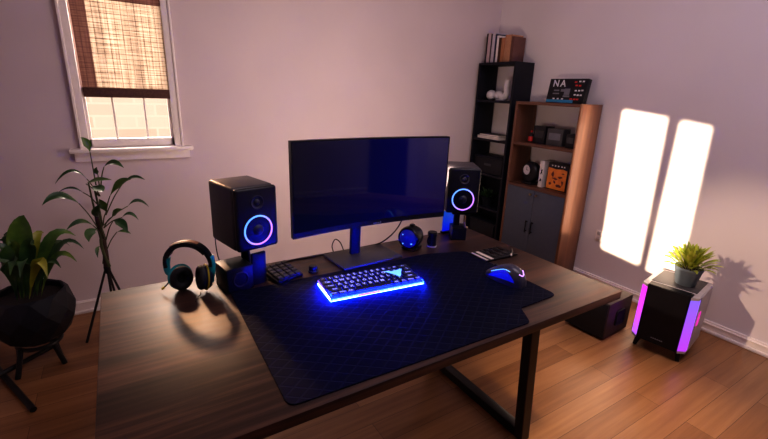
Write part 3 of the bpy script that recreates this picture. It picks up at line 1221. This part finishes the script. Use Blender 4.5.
# books standing on the tall shelf
def book(name, label, x0, y, z, thick, h, depth, cover, lean_=0., group=None, cat='book'):
    o = thing(name, label, cat, (x0, y, z), 0, group)
    m = MB()
    m.box((depth/2, thick/2-.001, h/2), (depth, .002, h), bev=.0006)
    m.box((depth/2, -thick/2+.001, h/2), (depth, .002, h), bev=.0006)
    m.box((.0012, 0, h/2), (.0024, thick, h), bev=.0006)
    m.build('cover', cover, o)
    MB().box((depth/2+.0005, 0, h/2), (depth-.006, thick-.0042, h-.006)).build('pages', 'paper', o, smooth=False)
    o.rotation_euler = (R(lean_), 0, 0)
    return o


covers = {
    'bk_black': (.012, .012, .016), 'bk_pink': (.56, .42, .45), 'bk_char': (.05, .045, .05), 'bk_lilac': (.52, .48, .56),
    'bk_navy': (.02, .025, .06), 'bk_white': (.78, .73, .70), 'bk_brown': (.07, .03, .018), 'bk_tan': (.40, .17, .08),
    'bk_tan2': (.44, .22, .12), 'bk_rust': (.14, .06, .05)}
for kx, c in covers.items():
    M[kx] = plain(kx, c, .6, var=.1)
bks = [('bk_black', .016, .262, 'thin black book at the corner end of the row on the tall shelf'),
       ('bk_pink', .038, .266, 'pale pink book next to the thin black one on the tall shelf'),
       ('bk_char', .014, .255, 'thin charcoal book between the pale pink and lilac books'),
       ('bk_lilac', .038, .262, 'pale lilac book in the middle of the row on the tall shelf'),
       ('bk_navy', .020, .250, 'thin navy book between the lilac and white books'),
       ('bk_white', .026, .234, 'narrow white book beside a brown book on the tall shelf'),
       ('bk_brown', .030, .215, 'dark brown book with the white book on one side, tan on the other'),
       ('bk_tan', .042, .212, 'orange-tan book beside the widest book on the tall shelf'),
       ('bk_tan2', .074, .232, 'widest tan book near the open end of the row on the tall shelf'),
       ('bk_rust', .028, .214, 'rust brown book at the open end of the row on the tall shelf')]
y = 3.150
for cv, th, h, lb in bks:
    y -= th/2+.0006
    book('book', lb, 3.075, y, THT, th, h, .150, cv, 0, 'books standing on top of the tall black shelf')
    y -= th/2+.0006

# figurine: ball and curled vase
bo = MB().lathe([(0, -.047)]+[(.047*math.sin(PI*i/16), -.047*math.cos(PI*i/16)) for i in range(1, 16)]+[(0, .047)], 32).build('ball', 'ceramic')
bo.location = (3.125, 3.065, TZ[0]+.047)
tag(bo, 'white ceramic ball beside the knotted vase on the tall shelf', 'ornament')
vs = thing('knotted_vase', 'white twisted ceramic vase with upright neck on the tall shelf', 'vase', (3.125, 2.935, TZ[0]))
MB().tube([(0, .052, .034), (0, .040, .055), (0, .010, .050), (0, -.020, .032), (0, -.048, .036), (0, -.060, .075), (0, -.052, .11), (0, -.056, .145), (0, -.062, .185)], (.034, .026), 18).build('body', 'ceramic', vs)
MB().lathe([(0, 0), (.050, 0), (.052, .008), (.044, .014), (0, .014)], 28).build('foot', 'ceramic', vs)

# stack of books lying on second shelf
zz = TZ[1]
for i, (cv, tk, ln, wd, lb) in enumerate((('bk_white', .026, .29, .17, 'pale cream book at the bottom of the lying pair on the tall shelf'),
                                          ('bk_char', .018, .25, .15, 'dark book lying on top of the cream book on the tall shelf'))):
    o = thing('book', lb, 'book', (3.12, 2.965, zz), R(-3+5*i), 'books lying on the tall shelf')
    m = MB()
    m.box((0, 0, .0015), (wd, ln, .003), bev=.0008)
    m.box((0, 0, tk-.0015), (wd, ln, .003), bev=.0008)
    m.box((wd/2-.0015, 0, tk/2), (.003, ln, tk), bev=.0008)
    m.build('cover', cv, o)
    MB().box((-.003, 0, tk/2), (wd-.008, ln-.006, tk-.0062)).build('pages', 'paper', o, smooth=False)
    zz += tk

# dark storage box on third shelf
sb = thing('storage_box', 'black storage box on the middle shelf of the tall unit', 'box', (3.135, 2.935, TZ[2]))
MB().box((0, 0, .075), (.19, .37, .150), bev=.006).build('body', 'black', sb)
MB().box((0, 0, .160), (.196, .376, .022), bev=.005).build('lid', 'blackwood', sb)
MB().box((-.0965, 0, .09), (.003, .09, .022), bev=.001).build('label_slot', 'darkgrey', sb)

# small plant on fourth shelf
sp = thing('potted_plant', 'small dark green plant in a black pot low on the tall shelf', 'plant', (3.12, 2.965, TZ[3]))
MB().lathe([(0, 0), (.045, 0), (.060, .08), (.064, .085), (.058, .088), (.054, .078), (0, .076)], 28).build('pot', 'potblack', sp)
m = MB()
for i in range(34):
    a = random.uniform(0, 2*PI)
    e = random.uniform(.25, 1.2)
    L = random.uniform(.07, .13)
    d = Vector((math.cos(a)*math.cos(e), math.sin(a)*math.cos(e), math.sin(e)))
    p0 = Vector((0, 0, .078))+Vector((d.x, d.y, 0))*.02
    m.leaf(p0, p0+d*L*.55+Vector((0, 0, .012)), p0+d*L, .024, (0, 0, 1) if e < 1 else (1, 0, .3))
m.build('foliage', 'leaf_dark', sp)
lb_ = thing('storage_box', 'low black box at the bottom of the tall unit', 'box', (3.135, 2.935, TZ[4]))
MB().box((0, 0, .09), (.19, .34, .18), bev=.006).build('body', 'black', lb_)
MB().box((0, 0, .188), (.196, .346, .016), bev=.004).build('lid', 'blackwood', lb_)

# ------------------------------------------------------------------ things on the wooden bookcase
# leaning cover on the very top
cvx = thing('display_board', 'black game cover with white NA letters leaning on top of the walnut bookcase', 'box', (3.085, 2.228, SHT), R(0))
ln = Matrix.Rotation(R(9), 4, 'Y')
bw_, bh_, bt_ = .345, .192, .045
MB().box(ln @ Vector((bt_/2, 0, bh_/2)), (bt_, bw_, bh_), rot=ln, bev=.003).build('case', 'black', cvx)
PM = ln @ Matrix.Translation((-.0012, 0, 0)) @ Matrix(((0, 0, -1, 0), (-1, 0, 0, 0), (0, 1, 0, 0), (0, 0, 0, 1)))   # text plane: x->-y, y->z


def pm(x, yv):
    return PM @ Matrix.Translation((x, yv, 0))


m = MB()
m.use('bluecover').box(ln @ Vector((-.0005, .045, .016)), (.001, .25, .022), rot=ln)
m.use('lightmark')
m.text('N', .072, pm(-.108, .153), bold=.0022)
m.text('A', .072, pm(-.042, .153), bold=.0022)
for xx, yy in ((.105, .170), (.135, .170), (.085, .100), (.115, .100), (.142, .102), (.085, .068), (.112, .066), (.138, .066), (-.06, .034), (-.1, .034), (-.02, .034)):
    m.box((pm(xx, yy)).translation, (.001, .018, .011), rot=ln)
m.use('red')
for xx, yy in ((.070, .165), (.082, .140), (.112, .138), (.06, .034), (.09, .034), (.115, .034)):
    m.box((pm(xx, yy)).translation, (.001, .021, .012), rot=ln)
m.use('greymark')
for xx, yy, sx, sy in ((0.01, .09, .05, .05), (-.03, .10, .04, .02), (-.09, .10, .05, .012), (-.09, .075, .06, .010), (.01, .055, .06, .014)):
    m.box((pm(xx, yy)).translation, (.001, sx, sy), rot=ln)
m.build('front_print', None, cvx, smooth=False)

# upper shelf
rb = thing('bottle', 'small red and black bottle on the upper shelf of the walnut bookcase', 'bottle', (3.095, 2.505, Z1))
MB().lathe([(0, 0), (.020, 0), (.022, .004), (.022, .060), (.016, .072), (.009, .080), (.009, .092), (0, .092)], 24).build('body', 'black', rb)
MB().lathe([(.0225, .012), (.0228, .014), (.0228, .052), (.0225, .054)], 24).build('label_band', 'red', rb)
MB().lathe([(0, .088), (.0105, .088), (.0105, .104), (0, .105)], 20).build('cap', 'red', rb)


def carton(label, x, y, z, sx, sy, sz, body, face, rz=0., group='dark cartons on the upper shelf'):
    o = thing('carton', label, 'box', (x, y, z), rz, group)
    MB().box((0, 0, sz/2), (sx, sy, sz), bev=.003).build('body', body, o)
    m = MB()
    m.box((-sx/2-.0006, 0, sz*.55), (.0012, sy*.72, sz*.40))
    m.build('front_print', face, o, smooth=False)
    MB().box((0, 0, sz-.0004), (sx*.98, .006, .0016)).build('lid_seam', 'rubber', o, smooth=False)
    return o


carton('plain black carton beside the red bottle on the bookcase', 3.13, 2.405, Z1, .12, .120, .150, 'black', 'blackgloss')
carton('dark grey printed carton in the middle of the upper bookcase shelf', 3.13, 2.258, Z1, .11, .145, .138, 'darkgrey', 'greymark', R(4))
carton('smallest black carton at the end of the upper bookcase shelf', 3.11, 2.088, Z1, .10, .085, .112, 'black', 'darkgrey', R(-6))

# middle shelf: clock, white book, orange box
ck = thing('desk_clock', 'round black desk clock with a small white dial on the bookcase', 'clock', (3.105, 2.462, Z2), R(-8))
q = Matrix.Translation((0, 0, .108)) @ Euler((0, R(-90), 0)).to_matrix().to_4x4()
MB().lathe([(0, -.055), (.060, -.052), (.085, -.035), (.092, -.008), (.092, .018), (.082, .030), (.055, .034), (0, .034)], 40, q).build('body', 'black', ck)
MB().lathe([(.050, .034), (.052, .040), (.047, .044), (.044, .040), (.044, .035)], 36, q @ Matrix.Translation((.018, .018, 0))).build('bezel', 'darkmetal', ck)
MB().lathe([(0, .037), (.044, .037)], 36, q @ Matrix.Translation((.018, .018, 0))).build('dial', 'ceramic', ck)
m = MB()
m.box((-.0385, .018, .138), (.0015, .004, .030))
m.box((-.0385, .008, .126), (.0015, .024, .004))
m.build('hand', 'black', ck, smooth=False)
m = MB()
m.box((0, 0, .011), (.09, .12, .022), bev=.004)
m.build('foot', 'black', ck)

wb = thing('book', 'white book with a black symbol leaning beside the orange box', 'book', (3.075, 2.330, Z2), R(4))
m = MB()
m.box((.075, .0195, .115), (.15, .003, .23), bev=.0008)
m.box((.075, -.0195, .115), (.15, .003, .23), bev=.0008)
m.box((.0015, 0, .115), (.003, .042, .23), bev=.0008)
m.build('cover', 'bk_white', wb)
MB().box((.076, 0, .115), (.144, .0355, .222)).build('pages', 'paper', wb, smooth=False)
m = MB()
m.prism([(-.012, -.03), (.002, -.012), (.012, -.026), (.006, .004), (.013, .026), (.0, .012), (-.010, .030), (-.004, .0)], 0, .0012,
        m=Matrix(((0, 0, -1, -.0004), (-1, 0, 0, 0), (0, 1, 0, .135), (0, 0, 0, 1))))
m.prism([(-.010, -.014), (.010, -.010), (.004, .012), (-.006, .008)], 0, .0012,
        m=Matrix(((0, 0, -1, -.0004), (-1, 0, 0, 0), (0, 1, 0, .065), (0, 0, 0, 1))))
m.build('spine_print', 'black', wb, smooth=False)

ob = thing('game_box', 'orange box with dark splashes and a black top edge on the bookcase', 'box', (3.085, 2.178, Z2), R(-3))
MB().box((.055, 0, .1125), (.11, .205, .225), bev=.003).build('body', 'black', ob)
m = MB()
fm = Matrix(((0, 0, -1, -.0006), (-1, 0, 0, 0), (0, 1, 0, 0), (0, 0, 0, 1)))
m.use('orange').prism([(-.098, .008), (.092, .008), (.092, .178), (.05, .186), (-.02, .178), (-.098, .186)], 0, .0008, m=fm)
m.use('darkred')
random.seed(11)
for cx_, cy_, w_, h_ in ((-.045, .13, .03, .045), (-.02, .10, .05, .02), (.03, .115, .05, .03), (-.06, .05, .03, .025), (.02, .04, .055, .025), (.06, .07, .02, .04), (-.02, .07, .02, .03), (.055, .15, .03, .015)):
    ps = []
    for i in range(9):
        a = 2*PI*i/9
        rr = random.uniform(.45, 1.1)
        ps.append((cx_+w_*rr*.6*math.cos(a), cy_+h_*rr*.6*math.sin(a)))
    m.prism(ps, .0009, .0015, m=fm)
m.use('lightmark')
for xx in (-.06, -.03, 0.0, .035, .06):
    m.box((-.0012, -xx, .205), (.001, .014, .011))
m.build('front_print', None, ob, smooth=False)

# ------------------------------------------------------------------ black floor speaker (box) beside the desk
fs = thing('subwoofer', 'plain black box subwoofer on the floor between desk and bookcase', 'subwoofer', (2.500, 1.384, 0), R(-87))
A_w, A_h, A_d = .275, .262, .300
MB().box((0, A_d/2, A_h/2+.006), (A_w, A_d, A_h-.012), bev=.006).build('cabinet', 'brownbox', fs)
MB().box((0, -.004, A_h/2+.006), (A_w-.012, .012, A_h-.024), bev=.004).build('grille', 'rubber', fs)
# side port on the face towards the camera
sm = MB()
sm.box((A_w/2+.0015, A_d*.52, A_h*.52), (.005, .105, .105), bev=.012)
sm.build('port_frame', 'rubber', fs)
sm = MB()
sm.lathe([(.040, .002), (.034, .0), (.024, -.001), (0, -.001)], 32, Matrix.Translation((A_w/2+.0052, A_d*.52, A_h*.52)) @ Euler((0, R(90), 0)).to_matrix().to_4x4())
sm.build('side_cone', 'rubber', fs)
for x_, y_ in ((-1, .04), (1, .04), (-1, A_d-.04), (1, A_d-.04)):
    MB().rod((x_*(A_w/2-.035), y_, 0), (x_*(A_w/2-.035), y_, .016), .014).build('foot', 'rubber', fs)

# ------------------------------------------------------------------ lit floor speaker with plant
B_w, B_h, B_d, B_z = .300, .368, .345, .066
ls = thing('party_speaker', 'grey floor speaker with magenta light strips and black front panel', 'speaker', (2.664, 1.010, 0), R(-80.5))
pl = [(-.112, .0), (.112, .0), (.112, .02), (-.112, .02)]
MB().prism(rounded([(-B_w/2, .052), (B_w/2, .052), (B_w/2, B_d), (-B_w/2, B_d)], [.012, .012, .03, .03]), B_z, B_z+B_h, .006).build('shell', 'greyshell', ls)
MB().prism(rounded([(-.110, -.016), (.110, -.016), (.114, .05), (-.114, .05)], [.008]*4), B_z+.006, B_z+B_h+.008, .004).build('front_panel', 'panelblack', ls)
for s in (-1, 1):
    po = [(s*.113, -.012), (s*(B_w/2-.002), .022), (s*(B_w/2-.002), .058), (s*.113, .058)]
    if s < 0:
        po = po[::-1]
    o = MB().prism(po, -.0, B_h-.036).build('light_strip', 'purpleglow' if s < 0 else 'purpleglow2', ls, smooth=False)
    o.location = (0, 0, B_z+.018)
    for z in (B_z+.009, B_z+B_h-.009):
        MB().prism(po, z-.0085, z+.0085, .001).build('strip_cap', 'greyshell', ls)
MB().box((0, .055+(B_d-.055)/2, B_z+B_h+.001), (B_w-.06, B_d-.10, .006), bev=.002).build('top_inset', 'darkgrey', ls)
MB().prism(rounded([(-.030, -.040), (.030, -.045), (.030, .05), (-.030, .045)], [.02]*4), 0, .004, .001,
           m=Matrix(((0, 0, 1, B_w/2-.001), (1, 0, 0, .110), (0, 1, 0, B_z+B_h*.56), (0, 0, 0, 1)))).build('side_port', 'magentaport', ls)
m = MB()
for k_ in range(6):
    m.box((-.028+.011*k_, -.0166, B_z+.042), (.0085, .001, .007))
m.build('brand_mark', 'greymark', ls, smooth=False)
for x_, y_ in ((-1, .035), (1, .035), (-1, B_d-.05), (1, B_d-.05)):
    MB().rod((x_*(B_w/2-.030), y_-.006, 0), (x_*(B_w/2-.045), y_+.01, B_z+.012), .011, .019).build('foot', 'black', ls)

pp = thing('potted_plant', 'spiky lime green plant in a grey-blue pot on the lit floor speaker', 'plant', (2.845, 1.008, B_z+B_h+.0045))
MB().lathe([(0, 0), (.050, 0), (.054, .004), (.072, .096), (.075, .100), (.075, .113), (.070, .113), (.066, .098), (0, .096)], 36).build('pot', 'potblue', pp)
MB().lathe([(0, .0995), (.0665, .0995)], 28).build('soil', 'soil', pp)
m = MB()
random.seed(5)
for i in range(70):
    a = i*2.39996+random.uniform(-.2, .2)
    t = i/69
    e = R(82)*(1-t)**.8+R(8)*t + random.uniform(-.08, .08)
    L = (.085+.065*math.sin(PI*(.25+.6*t)))*random.uniform(.9, 1.12)
    d = Vector((math.cos(a)*math.cos(e), math.sin(a)*math.cos(e), math.sin(e)))
    p0 = Vector((math.cos(a), math.sin(a), 0))*(.008+.034*t)+Vector((0, 0, .100+.018*(1-t)))
    n_ = Vector((-d.x*math.tan(e)*.8, -d.y*math.tan(e)*.8, 1)) if e < 1.2 else Vector((math.cos(a), math.sin(a), .2))
    m.leaf(p0, p0+d*L*.55+Vector((0, 0, .010)), p0+d*L+Vector((0, 0, -.006)), .027, n_, .35)
m.build('foliage', 'succulent', pp)

# light switch / outlet on the right wall
ou = thing('wall_outlet', 'small wall outlet plate at the edge of the sunlit patch', 'outlet', (WX, 1.835, .425))
MB().box((-.004, 0, 0), (.008, .060, .095), bev=.003).build('plate', 'white', ou)
m = MB()
for z in (-.022, .022):
    m.box((-.011, 0, z), (.008, .030, .028), bev=.003)
m.build('socket', 'greyshell', ou)

# ------------------------------------------------------------------ left: broad-leaved plant in bowl on low stand
PCX, PCY = -.500, 2.665
bpz = .150
gp = thing('potted_plant', 'broad-leaved green plant in a large dark faceted bowl on a low stand', 'plant', (PCX, PCY, bpz))
bowl = MB()
prof = [(0, 0), (.085, 0), (.148, .045), (.186, .130), (.190, .190), (.168, .268), (.156, .282), (.146, .276), (.150, .240), (0, .235)]
t = bmesh.new()
ns = 11
rings = []
for k, (r, z_) in enumerate(prof):
    if r < 1e-6:
        rings.append([t.verts.new((0, 0, z_))])
    else:
        ph = (k % 2)*.5 if 1 < k < 6 else 0
        rings.append([t.verts.new((r*math.cos(2*PI*(i+ph)/ns), r*math.sin(2*PI*(i+ph)/ns), z_)) for i in range(ns)])
for k, (a, c) in enumerate(zip(rings, rings[1:])):
    for i in range(ns):
        j = (i+1) % ns
        if len(a) == 1:
            t.faces.new((a[0], c[i], c[j]))
        elif len(c) == 1:
            t.faces.new((a[i], a[j], c[0]))
        else:
            ia = (k % 2) if 1 < k < 6 else 0
            f1 = [a[i], a[j], c[i if not ia else j]]
            f2 = [c[j], c[i], a[j if not ia else i]]
            t.faces.new(f1)
            t.faces.new(f2)
bmesh.ops.recalc_face_normals(t, faces=t.faces[:])
bowl._merge(t)
bowl.build('bowl', 'potblack', gp, smooth=False)
MB().lathe([(0, .246), (.148, .246)], 22).build('soil', 'soil', gp)
BASE = Vector((PCX, PCY, bpz+.245))
o_off = Vector((PCX, PCY, bpz))


def P(px, py, y):
    return at_y(px, py, y)-o_off


view = Vector((.15, -.75, .64))
lv = [  # base px, mid px, tip px, width (m), depth y of tip, material, normal tweak
    ((24, 270), (20, 240), (24, 215), .105, 2.66, 'leaf_mid', (.05, -1, .2)),
    ((33, 266), (50, 240), (76, 236), .058, 2.72, 'leaf_mid', (.1, -.6, .8)),
    ((36, 268), (60, 246), (84, 249), .040, 2.60, 'leaf_dark', (.1, -.5, .9)),
    ((36, 272), (56, 257), (77, 262), .042, 2.54, 'leaf_mid', (.1, -.6, .8)),
    ((28, 266), (38, 262), (48, 279), .050, 2.48, 'leaf_yellow', (.3, -.8, .5)),
    ((20, 268), (6, 252), (-10, 256), .060, 2.58, 'leaf_dark', (-.1, -.6, .8)),
    ((20, 270), (4, 264), (-14, 272), .055, 2.50, 'leaf_dark', (-.1, -.6, .8)),
    ((28, 268), (34, 244), (44, 233), .050, 2.80, 'leaf_yellow', (.1, -.8, .5)),
    ((22, 268), (10, 244), (4, 238), .050, 2.78, 'leaf_dark', (-.1, -.8, .5)),
    ((30, 270), (46, 264), (61, 268), .040, 2.50, 'leaf_dark', (.1, -.6, .8)),
    ((24, 270), (16, 262), (10, 276), .055, 2.44, 'leaf_dark', (-.2, -.8, .5)),
    ((26, 268), (28, 250), (34, 244), .065, 2.58, 'leaf_dark', (.1, -.9, .4)),
    ((22, 268), (14, 250), (8, 246), .070, 2.62, 'leaf_mid', (-.2, -.9, .4)),
    ((34, 268), (52, 248), (70, 246), .045, 2.85, 'leaf_dark', (.1, -.6, .8)),
    ((28, 270), (24, 262), (20, 278), .050, 2.42, 'leaf_dark', (0, -.8, .5)),
    ((25, 270), (18, 252), (-2, 240), .060, 2.76, 'leaf_dark', (-.1, -.7, .6)),
    ((32, 270), (42, 250), (56, 243), .050, 2.78, 'leaf_mid', (.1, -.7, .6)),
]
for bpx, mpx, tpx, wd, yt, mat_, nn in lv:
    p0 = Vector(((bpx[0]-28)*.006, (yt-PCY)*.12, .246))
    yb_ = PCY
    p1 = P(*mpx, (yb_+yt)/2)
    p2 = P(*tpx, yt)
    MB().leaf(p0, p1, p2, wd, nn, .22, 10).build('leaf', mat_, gp)

pst = thing('plant_stand', 'low black crossed-bar stand under the dark bowl', 'plant stand', (PCX, PCY, 0))
fr = lambda x, y_, z_: Vector((x-PCX, y_-PCY, z_))
c0 = fr(-.640, 2.575, .03)
m = MB().tube([fr(-.440, 2.740, .055), fr(-.640, 2.575, .05), fr(-.86, 2.39, .045)], .013, 12, 0)
m.build('cross_bar', 'steel', pst)
m = MB().tube([fr(-.495, 2.215, .02), fr(-.640, 2.545, .02), fr(-.78, 2.87, .02)], .014, 12, 0)
m.build('cross_bar', 'steel', pst)
for x, y_, tx, ty, bz in ((-.432, 2.700, -.452, 2.705, 0), (-.618, 2.745, -.600, 2.735, 0), (-.60, 2.555, -.57, 2.59, 0), (-.405, 2.60, -.44, 2.61, 0)):
    MB().rod(fr(x, y_, bz), fr(tx, ty, .146), .013, .013, 12).build('leg', 'steel', pst)
MB().torus(.095, .011, 36, 8, Matrix.Translation((0, 0, .138))).build('support_ring', 'steel', pst)

# ------------------------------------------------------------------ tall plant on tripod
TPX, TPY = -.155, 2.86
tp = thing('potted_plant', 'tall slender leafy plant on a thin black tripod below the window', 'plant', (TPX, TPY, 0))
o_off = Vector((TPX, TPY, 0))
for fx, fy in ((-.312, 2.775), (-.035, 2.80), (-.130, 3.06), (-.150, 2.775)):
    MB().rod((fx-TPX, fy-TPY, 0), (.0+(fx-TPX)*.06, (fy-TPY)*.06, .415), .0075, .0065, 10).build('tripod_leg', 'steel', tp)
MB().lathe([(0, .385), (.014, .388), (.018, .40), (.018, .43), (.014, .44), (0, .44)], 20).build('holder', 'black', tp)
MB().tube([(0, 0, .43), (.004, 0, .55), (-.006, .004, .68), (-.010, 0, .80)], (.017, .010), 12).build('trunk', 'stem', tp)
MB().tube([(0.012, -.008, .43), (-.008, -.012, .58), (.010, -.006, .72), (.004, .0, .90)], (.010, .005), 10).build('stem', 'petiole', tp)
MB().tube([(-.012, .004, .45), (.012, .008, .60), (-.012, .01, .76), (-.020, 0, .95)], (.009, .004), 10).build('stem', 'petiole', tp)


def T(px, py, dy_=0.):
    return at_y(px, py, TPY+dy_)-o_off


# leaves: (stem start px, leaf base px, mid px, tip px, width, dy, material, normal)
tl = [
    ((96, 185), (90, 152), (86.5, 143), (80.5, 137), .040, -.02, 'leaf_mid', (.3, -1, .2)),
    ((101, 185), (104, 167), (113, 162.5), (124, 168), .040, -.06, 'leaf_dark', (0, -.6, .8)),
    ((97, 195), (87, 179), (71, 171), (55, 184), .026, -.03, 'leaf_dark', (0, -.45, .9)),
    ((98, 205), (83, 192.5), (70, 188), (57, 193.5), .022, .05, 'leaf_dark', (0, -.4, .9)),
    ((98, 228), (79, 203.5), (59, 195.5), (42, 205.5), .046, -.08, 'leaf_dark', (0, -.7, .7)),
    ((99, 196), (86, 184), (97, 180), (112, 180), .036, -.10, 'leaf_mid', (0, -.6, .8)),
    ((100, 196), (92, 186), (99, 189), (103, 192), .055, -.13, 'leaf_dark', (.1, -.8, .5)),
    ((106, 215), (110, 196), (120, 183), (131, 179.5), .042, -.08, 'leaf_mid', (-.2, -.8, .5)),
    ((106, 215), (123, 183), (134, 177), (145, 180), .026, -.04, 'leaf_dark', (0, -.6, .8)),
    ((104, 225), (128, 206), (138, 200.5), (149, 207), .026, .03, 'leaf_dark', (0, -.6, .8)),
    ((104, 228), (122, 217.5), (130, 213.5), (138.5, 220), .024, -.02, 'leaf_dark', (0, -.6, .8)),
    ((104, 228), (112, 217), (116, 212), (122, 209), .036, -.06, 'leaf_mid', (.1, -.7, .6)),
    ((101, 236), (93, 225.5), (80, 221.5), (66, 230.5), .034, -.07, 'leaf_dark', (0, -.6, .8)),
    ((102, 240), (97, 229), (90, 233), (89, 242), .050, -.11, 'leaf_dark', (-.1, -.9, .3)),
    ((106, 240), (113, 221), (121, 223), (128, 233), .050, -.09, 'leaf_dark', (.1, -.8, .5)),
    ((104, 240), (99, 217), (96, 212), (100, 204), .042, -.12, 'leaf_dark', (0, -.9, .3)),
    ((103, 226), (106, 212), (103, 205), (99, 199), .040, -.10, 'leaf_dark', (0, -.9, .3)),
    ((106, 252), (117, 232), (124, 231), (131, 234), .022, -.03, 'leaf_dark', (0, -.6, .8)),
    ((104, 258), (100, 246), (97, 250), (98, 258), .020, -.05, 'leaf_dark', (0, -.9, .3)),
    ((100, 190), (98, 175), (96, 171), (97, 167), .024, -.05, 'leaf_dark', (0, -.9, .3)),
]
for s_, b_, m_, t_, wd, dy_, mat_, nn in tl:
    mb = MB()
    pa, pb = T(*s_), T(*b_, dy_)
    mb.use('petiole').tube([pa, (pa+pb)/2+Vector((0, 0, .012)), pb], (.0036, .0024), 8)
    mb.use(mat_).leaf(pb, T(*m_, dy_*1.5), T(*t_, dy_*2), wd, nn, .25, 10)
    mb.build('leaf', None, tp)

# ------------------------------------------------------------------ light
wd_ = D.worlds.new('world')
S.world = wd_
wd_.use_nodes = True
bg = wd_.node_tree.nodes['Background']
sky = wd_.node_tree.nodes.new('ShaderNodeTexSky')
sky.sky_type = 'HOSEK_WILKIE'
sky.turbidity = 3
sky.sun_direction = (-SUN).normalized()
mixw = wd_.node_tree.nodes.new('ShaderNodeMix')
mixw.data_type = 'RGBA'
mixw.inputs['Factor'].default_value = .75
mixw.inputs['B'].default_value = (.72, .60, .85, 1)
wd_.node_tree.links.new(sky.outputs[0], mixw.inputs['A'])
wd_.node_tree.links.new(mixw.outputs['Result'], bg.inputs['Color'])
bg.inputs['Strength'].default_value = .5


def light(kind, name, loc, direction, energy, col, **kw):
    l = D.lights.new(name, kind)
    l.energy = energy
    l.color = col
    for k_, v in kw.items():
        setattr(l, k_, v)
    o = D.objects.new(name, l)
    COL.objects.link(o)
    o.location = loc
    o.rotation_euler = Vector(direction).to_track_quat('-Z', 'Y').to_euler()
    return o


light('SUN', 'low_sun', (-4, -1, 3), SUN, 19., (1., .76, .52), angle=R(.6))
light('AREA', 'window_daylight', (.25, WY+1.05, 1.86), (-.06, -1, -.42), 85., (1., .82, .70), shape='RECTANGLE', size=.9, size_y=.72)
light('SPOT', 'window_beam', (.13, WY-.05, 1.66), (-.02, -1, -.52), 70., (1., .54, .29), spot_size=R(40), spot_blend=.9, shadow_soft_size=.05)
light('AREA', 'overhead_fill', (1.75, .8, ZC-.05), (.1, .25, -1), 46., (.97, .80, .92), shape='RECTANGLE', size=2.2, size_y=2.0)  # added room fill, no fixture stands for it
light('SPOT', 'floor_pool_fill', (2.0, .2, ZC-.08), (-.03, .16, -1), 230., (1., .66, .38), spot_size=R(34), spot_blend=1., shadow_soft_size=.12)  # added spot that makes the warm pool on the floor
light('SPOT', 'plant_shadow_spot', (-1.15, 1.72, 2.08), (4.35, -.77, -1.62), 330., (1., .70, .48), spot_size=R(17), spot_blend=.8, shadow_soft_size=.05)  # added spot casting the small plant's wall shadow, no window here
light('SPOT', 'door_reflection_fill', (2.45, -1.1, ZC-.1), (.12, -.62, -1), 190., (1., .80, .74), spot_size=R(34), spot_blend=.5, shadow_soft_size=.1)  # added spot, brightens the unseen door for its screen reflection
light('AREA', 'back_wall_fill', (1.22, 1.72, 1.10), (.30, 1, .22), 10., (1., .74, .58), shape='RECTANGLE', size=.5, size_y=.14)  # added fill warming the back wall behind the monitor

# light thrown outwards by the keyboard's underglow
for lx, ly, rz_, ln_ in ((0, -kd/2-.004, 0, kw), (0, kd/2+.004, 180, kw), (-kw/2-.004, 0, -90, kd), (kw/2+.004, 0, 90, kd)):
    o = light('AREA', 'keyboard_glow', (0, 0, 0), (0, -1, -.35), 5., (.002, .016, 1.), shape='RECTANGLE', size=ln_, size_y=.010)
    o.parent = kb
    o.location = (lx, ly, .015)
    o.rotation_euler = (R(68), 0, R(rz_))

S.view_settings.view_transform = 'Standard'
S.view_settings.look = 'Medium High Contrast'
S.view_settings.exposure = .12
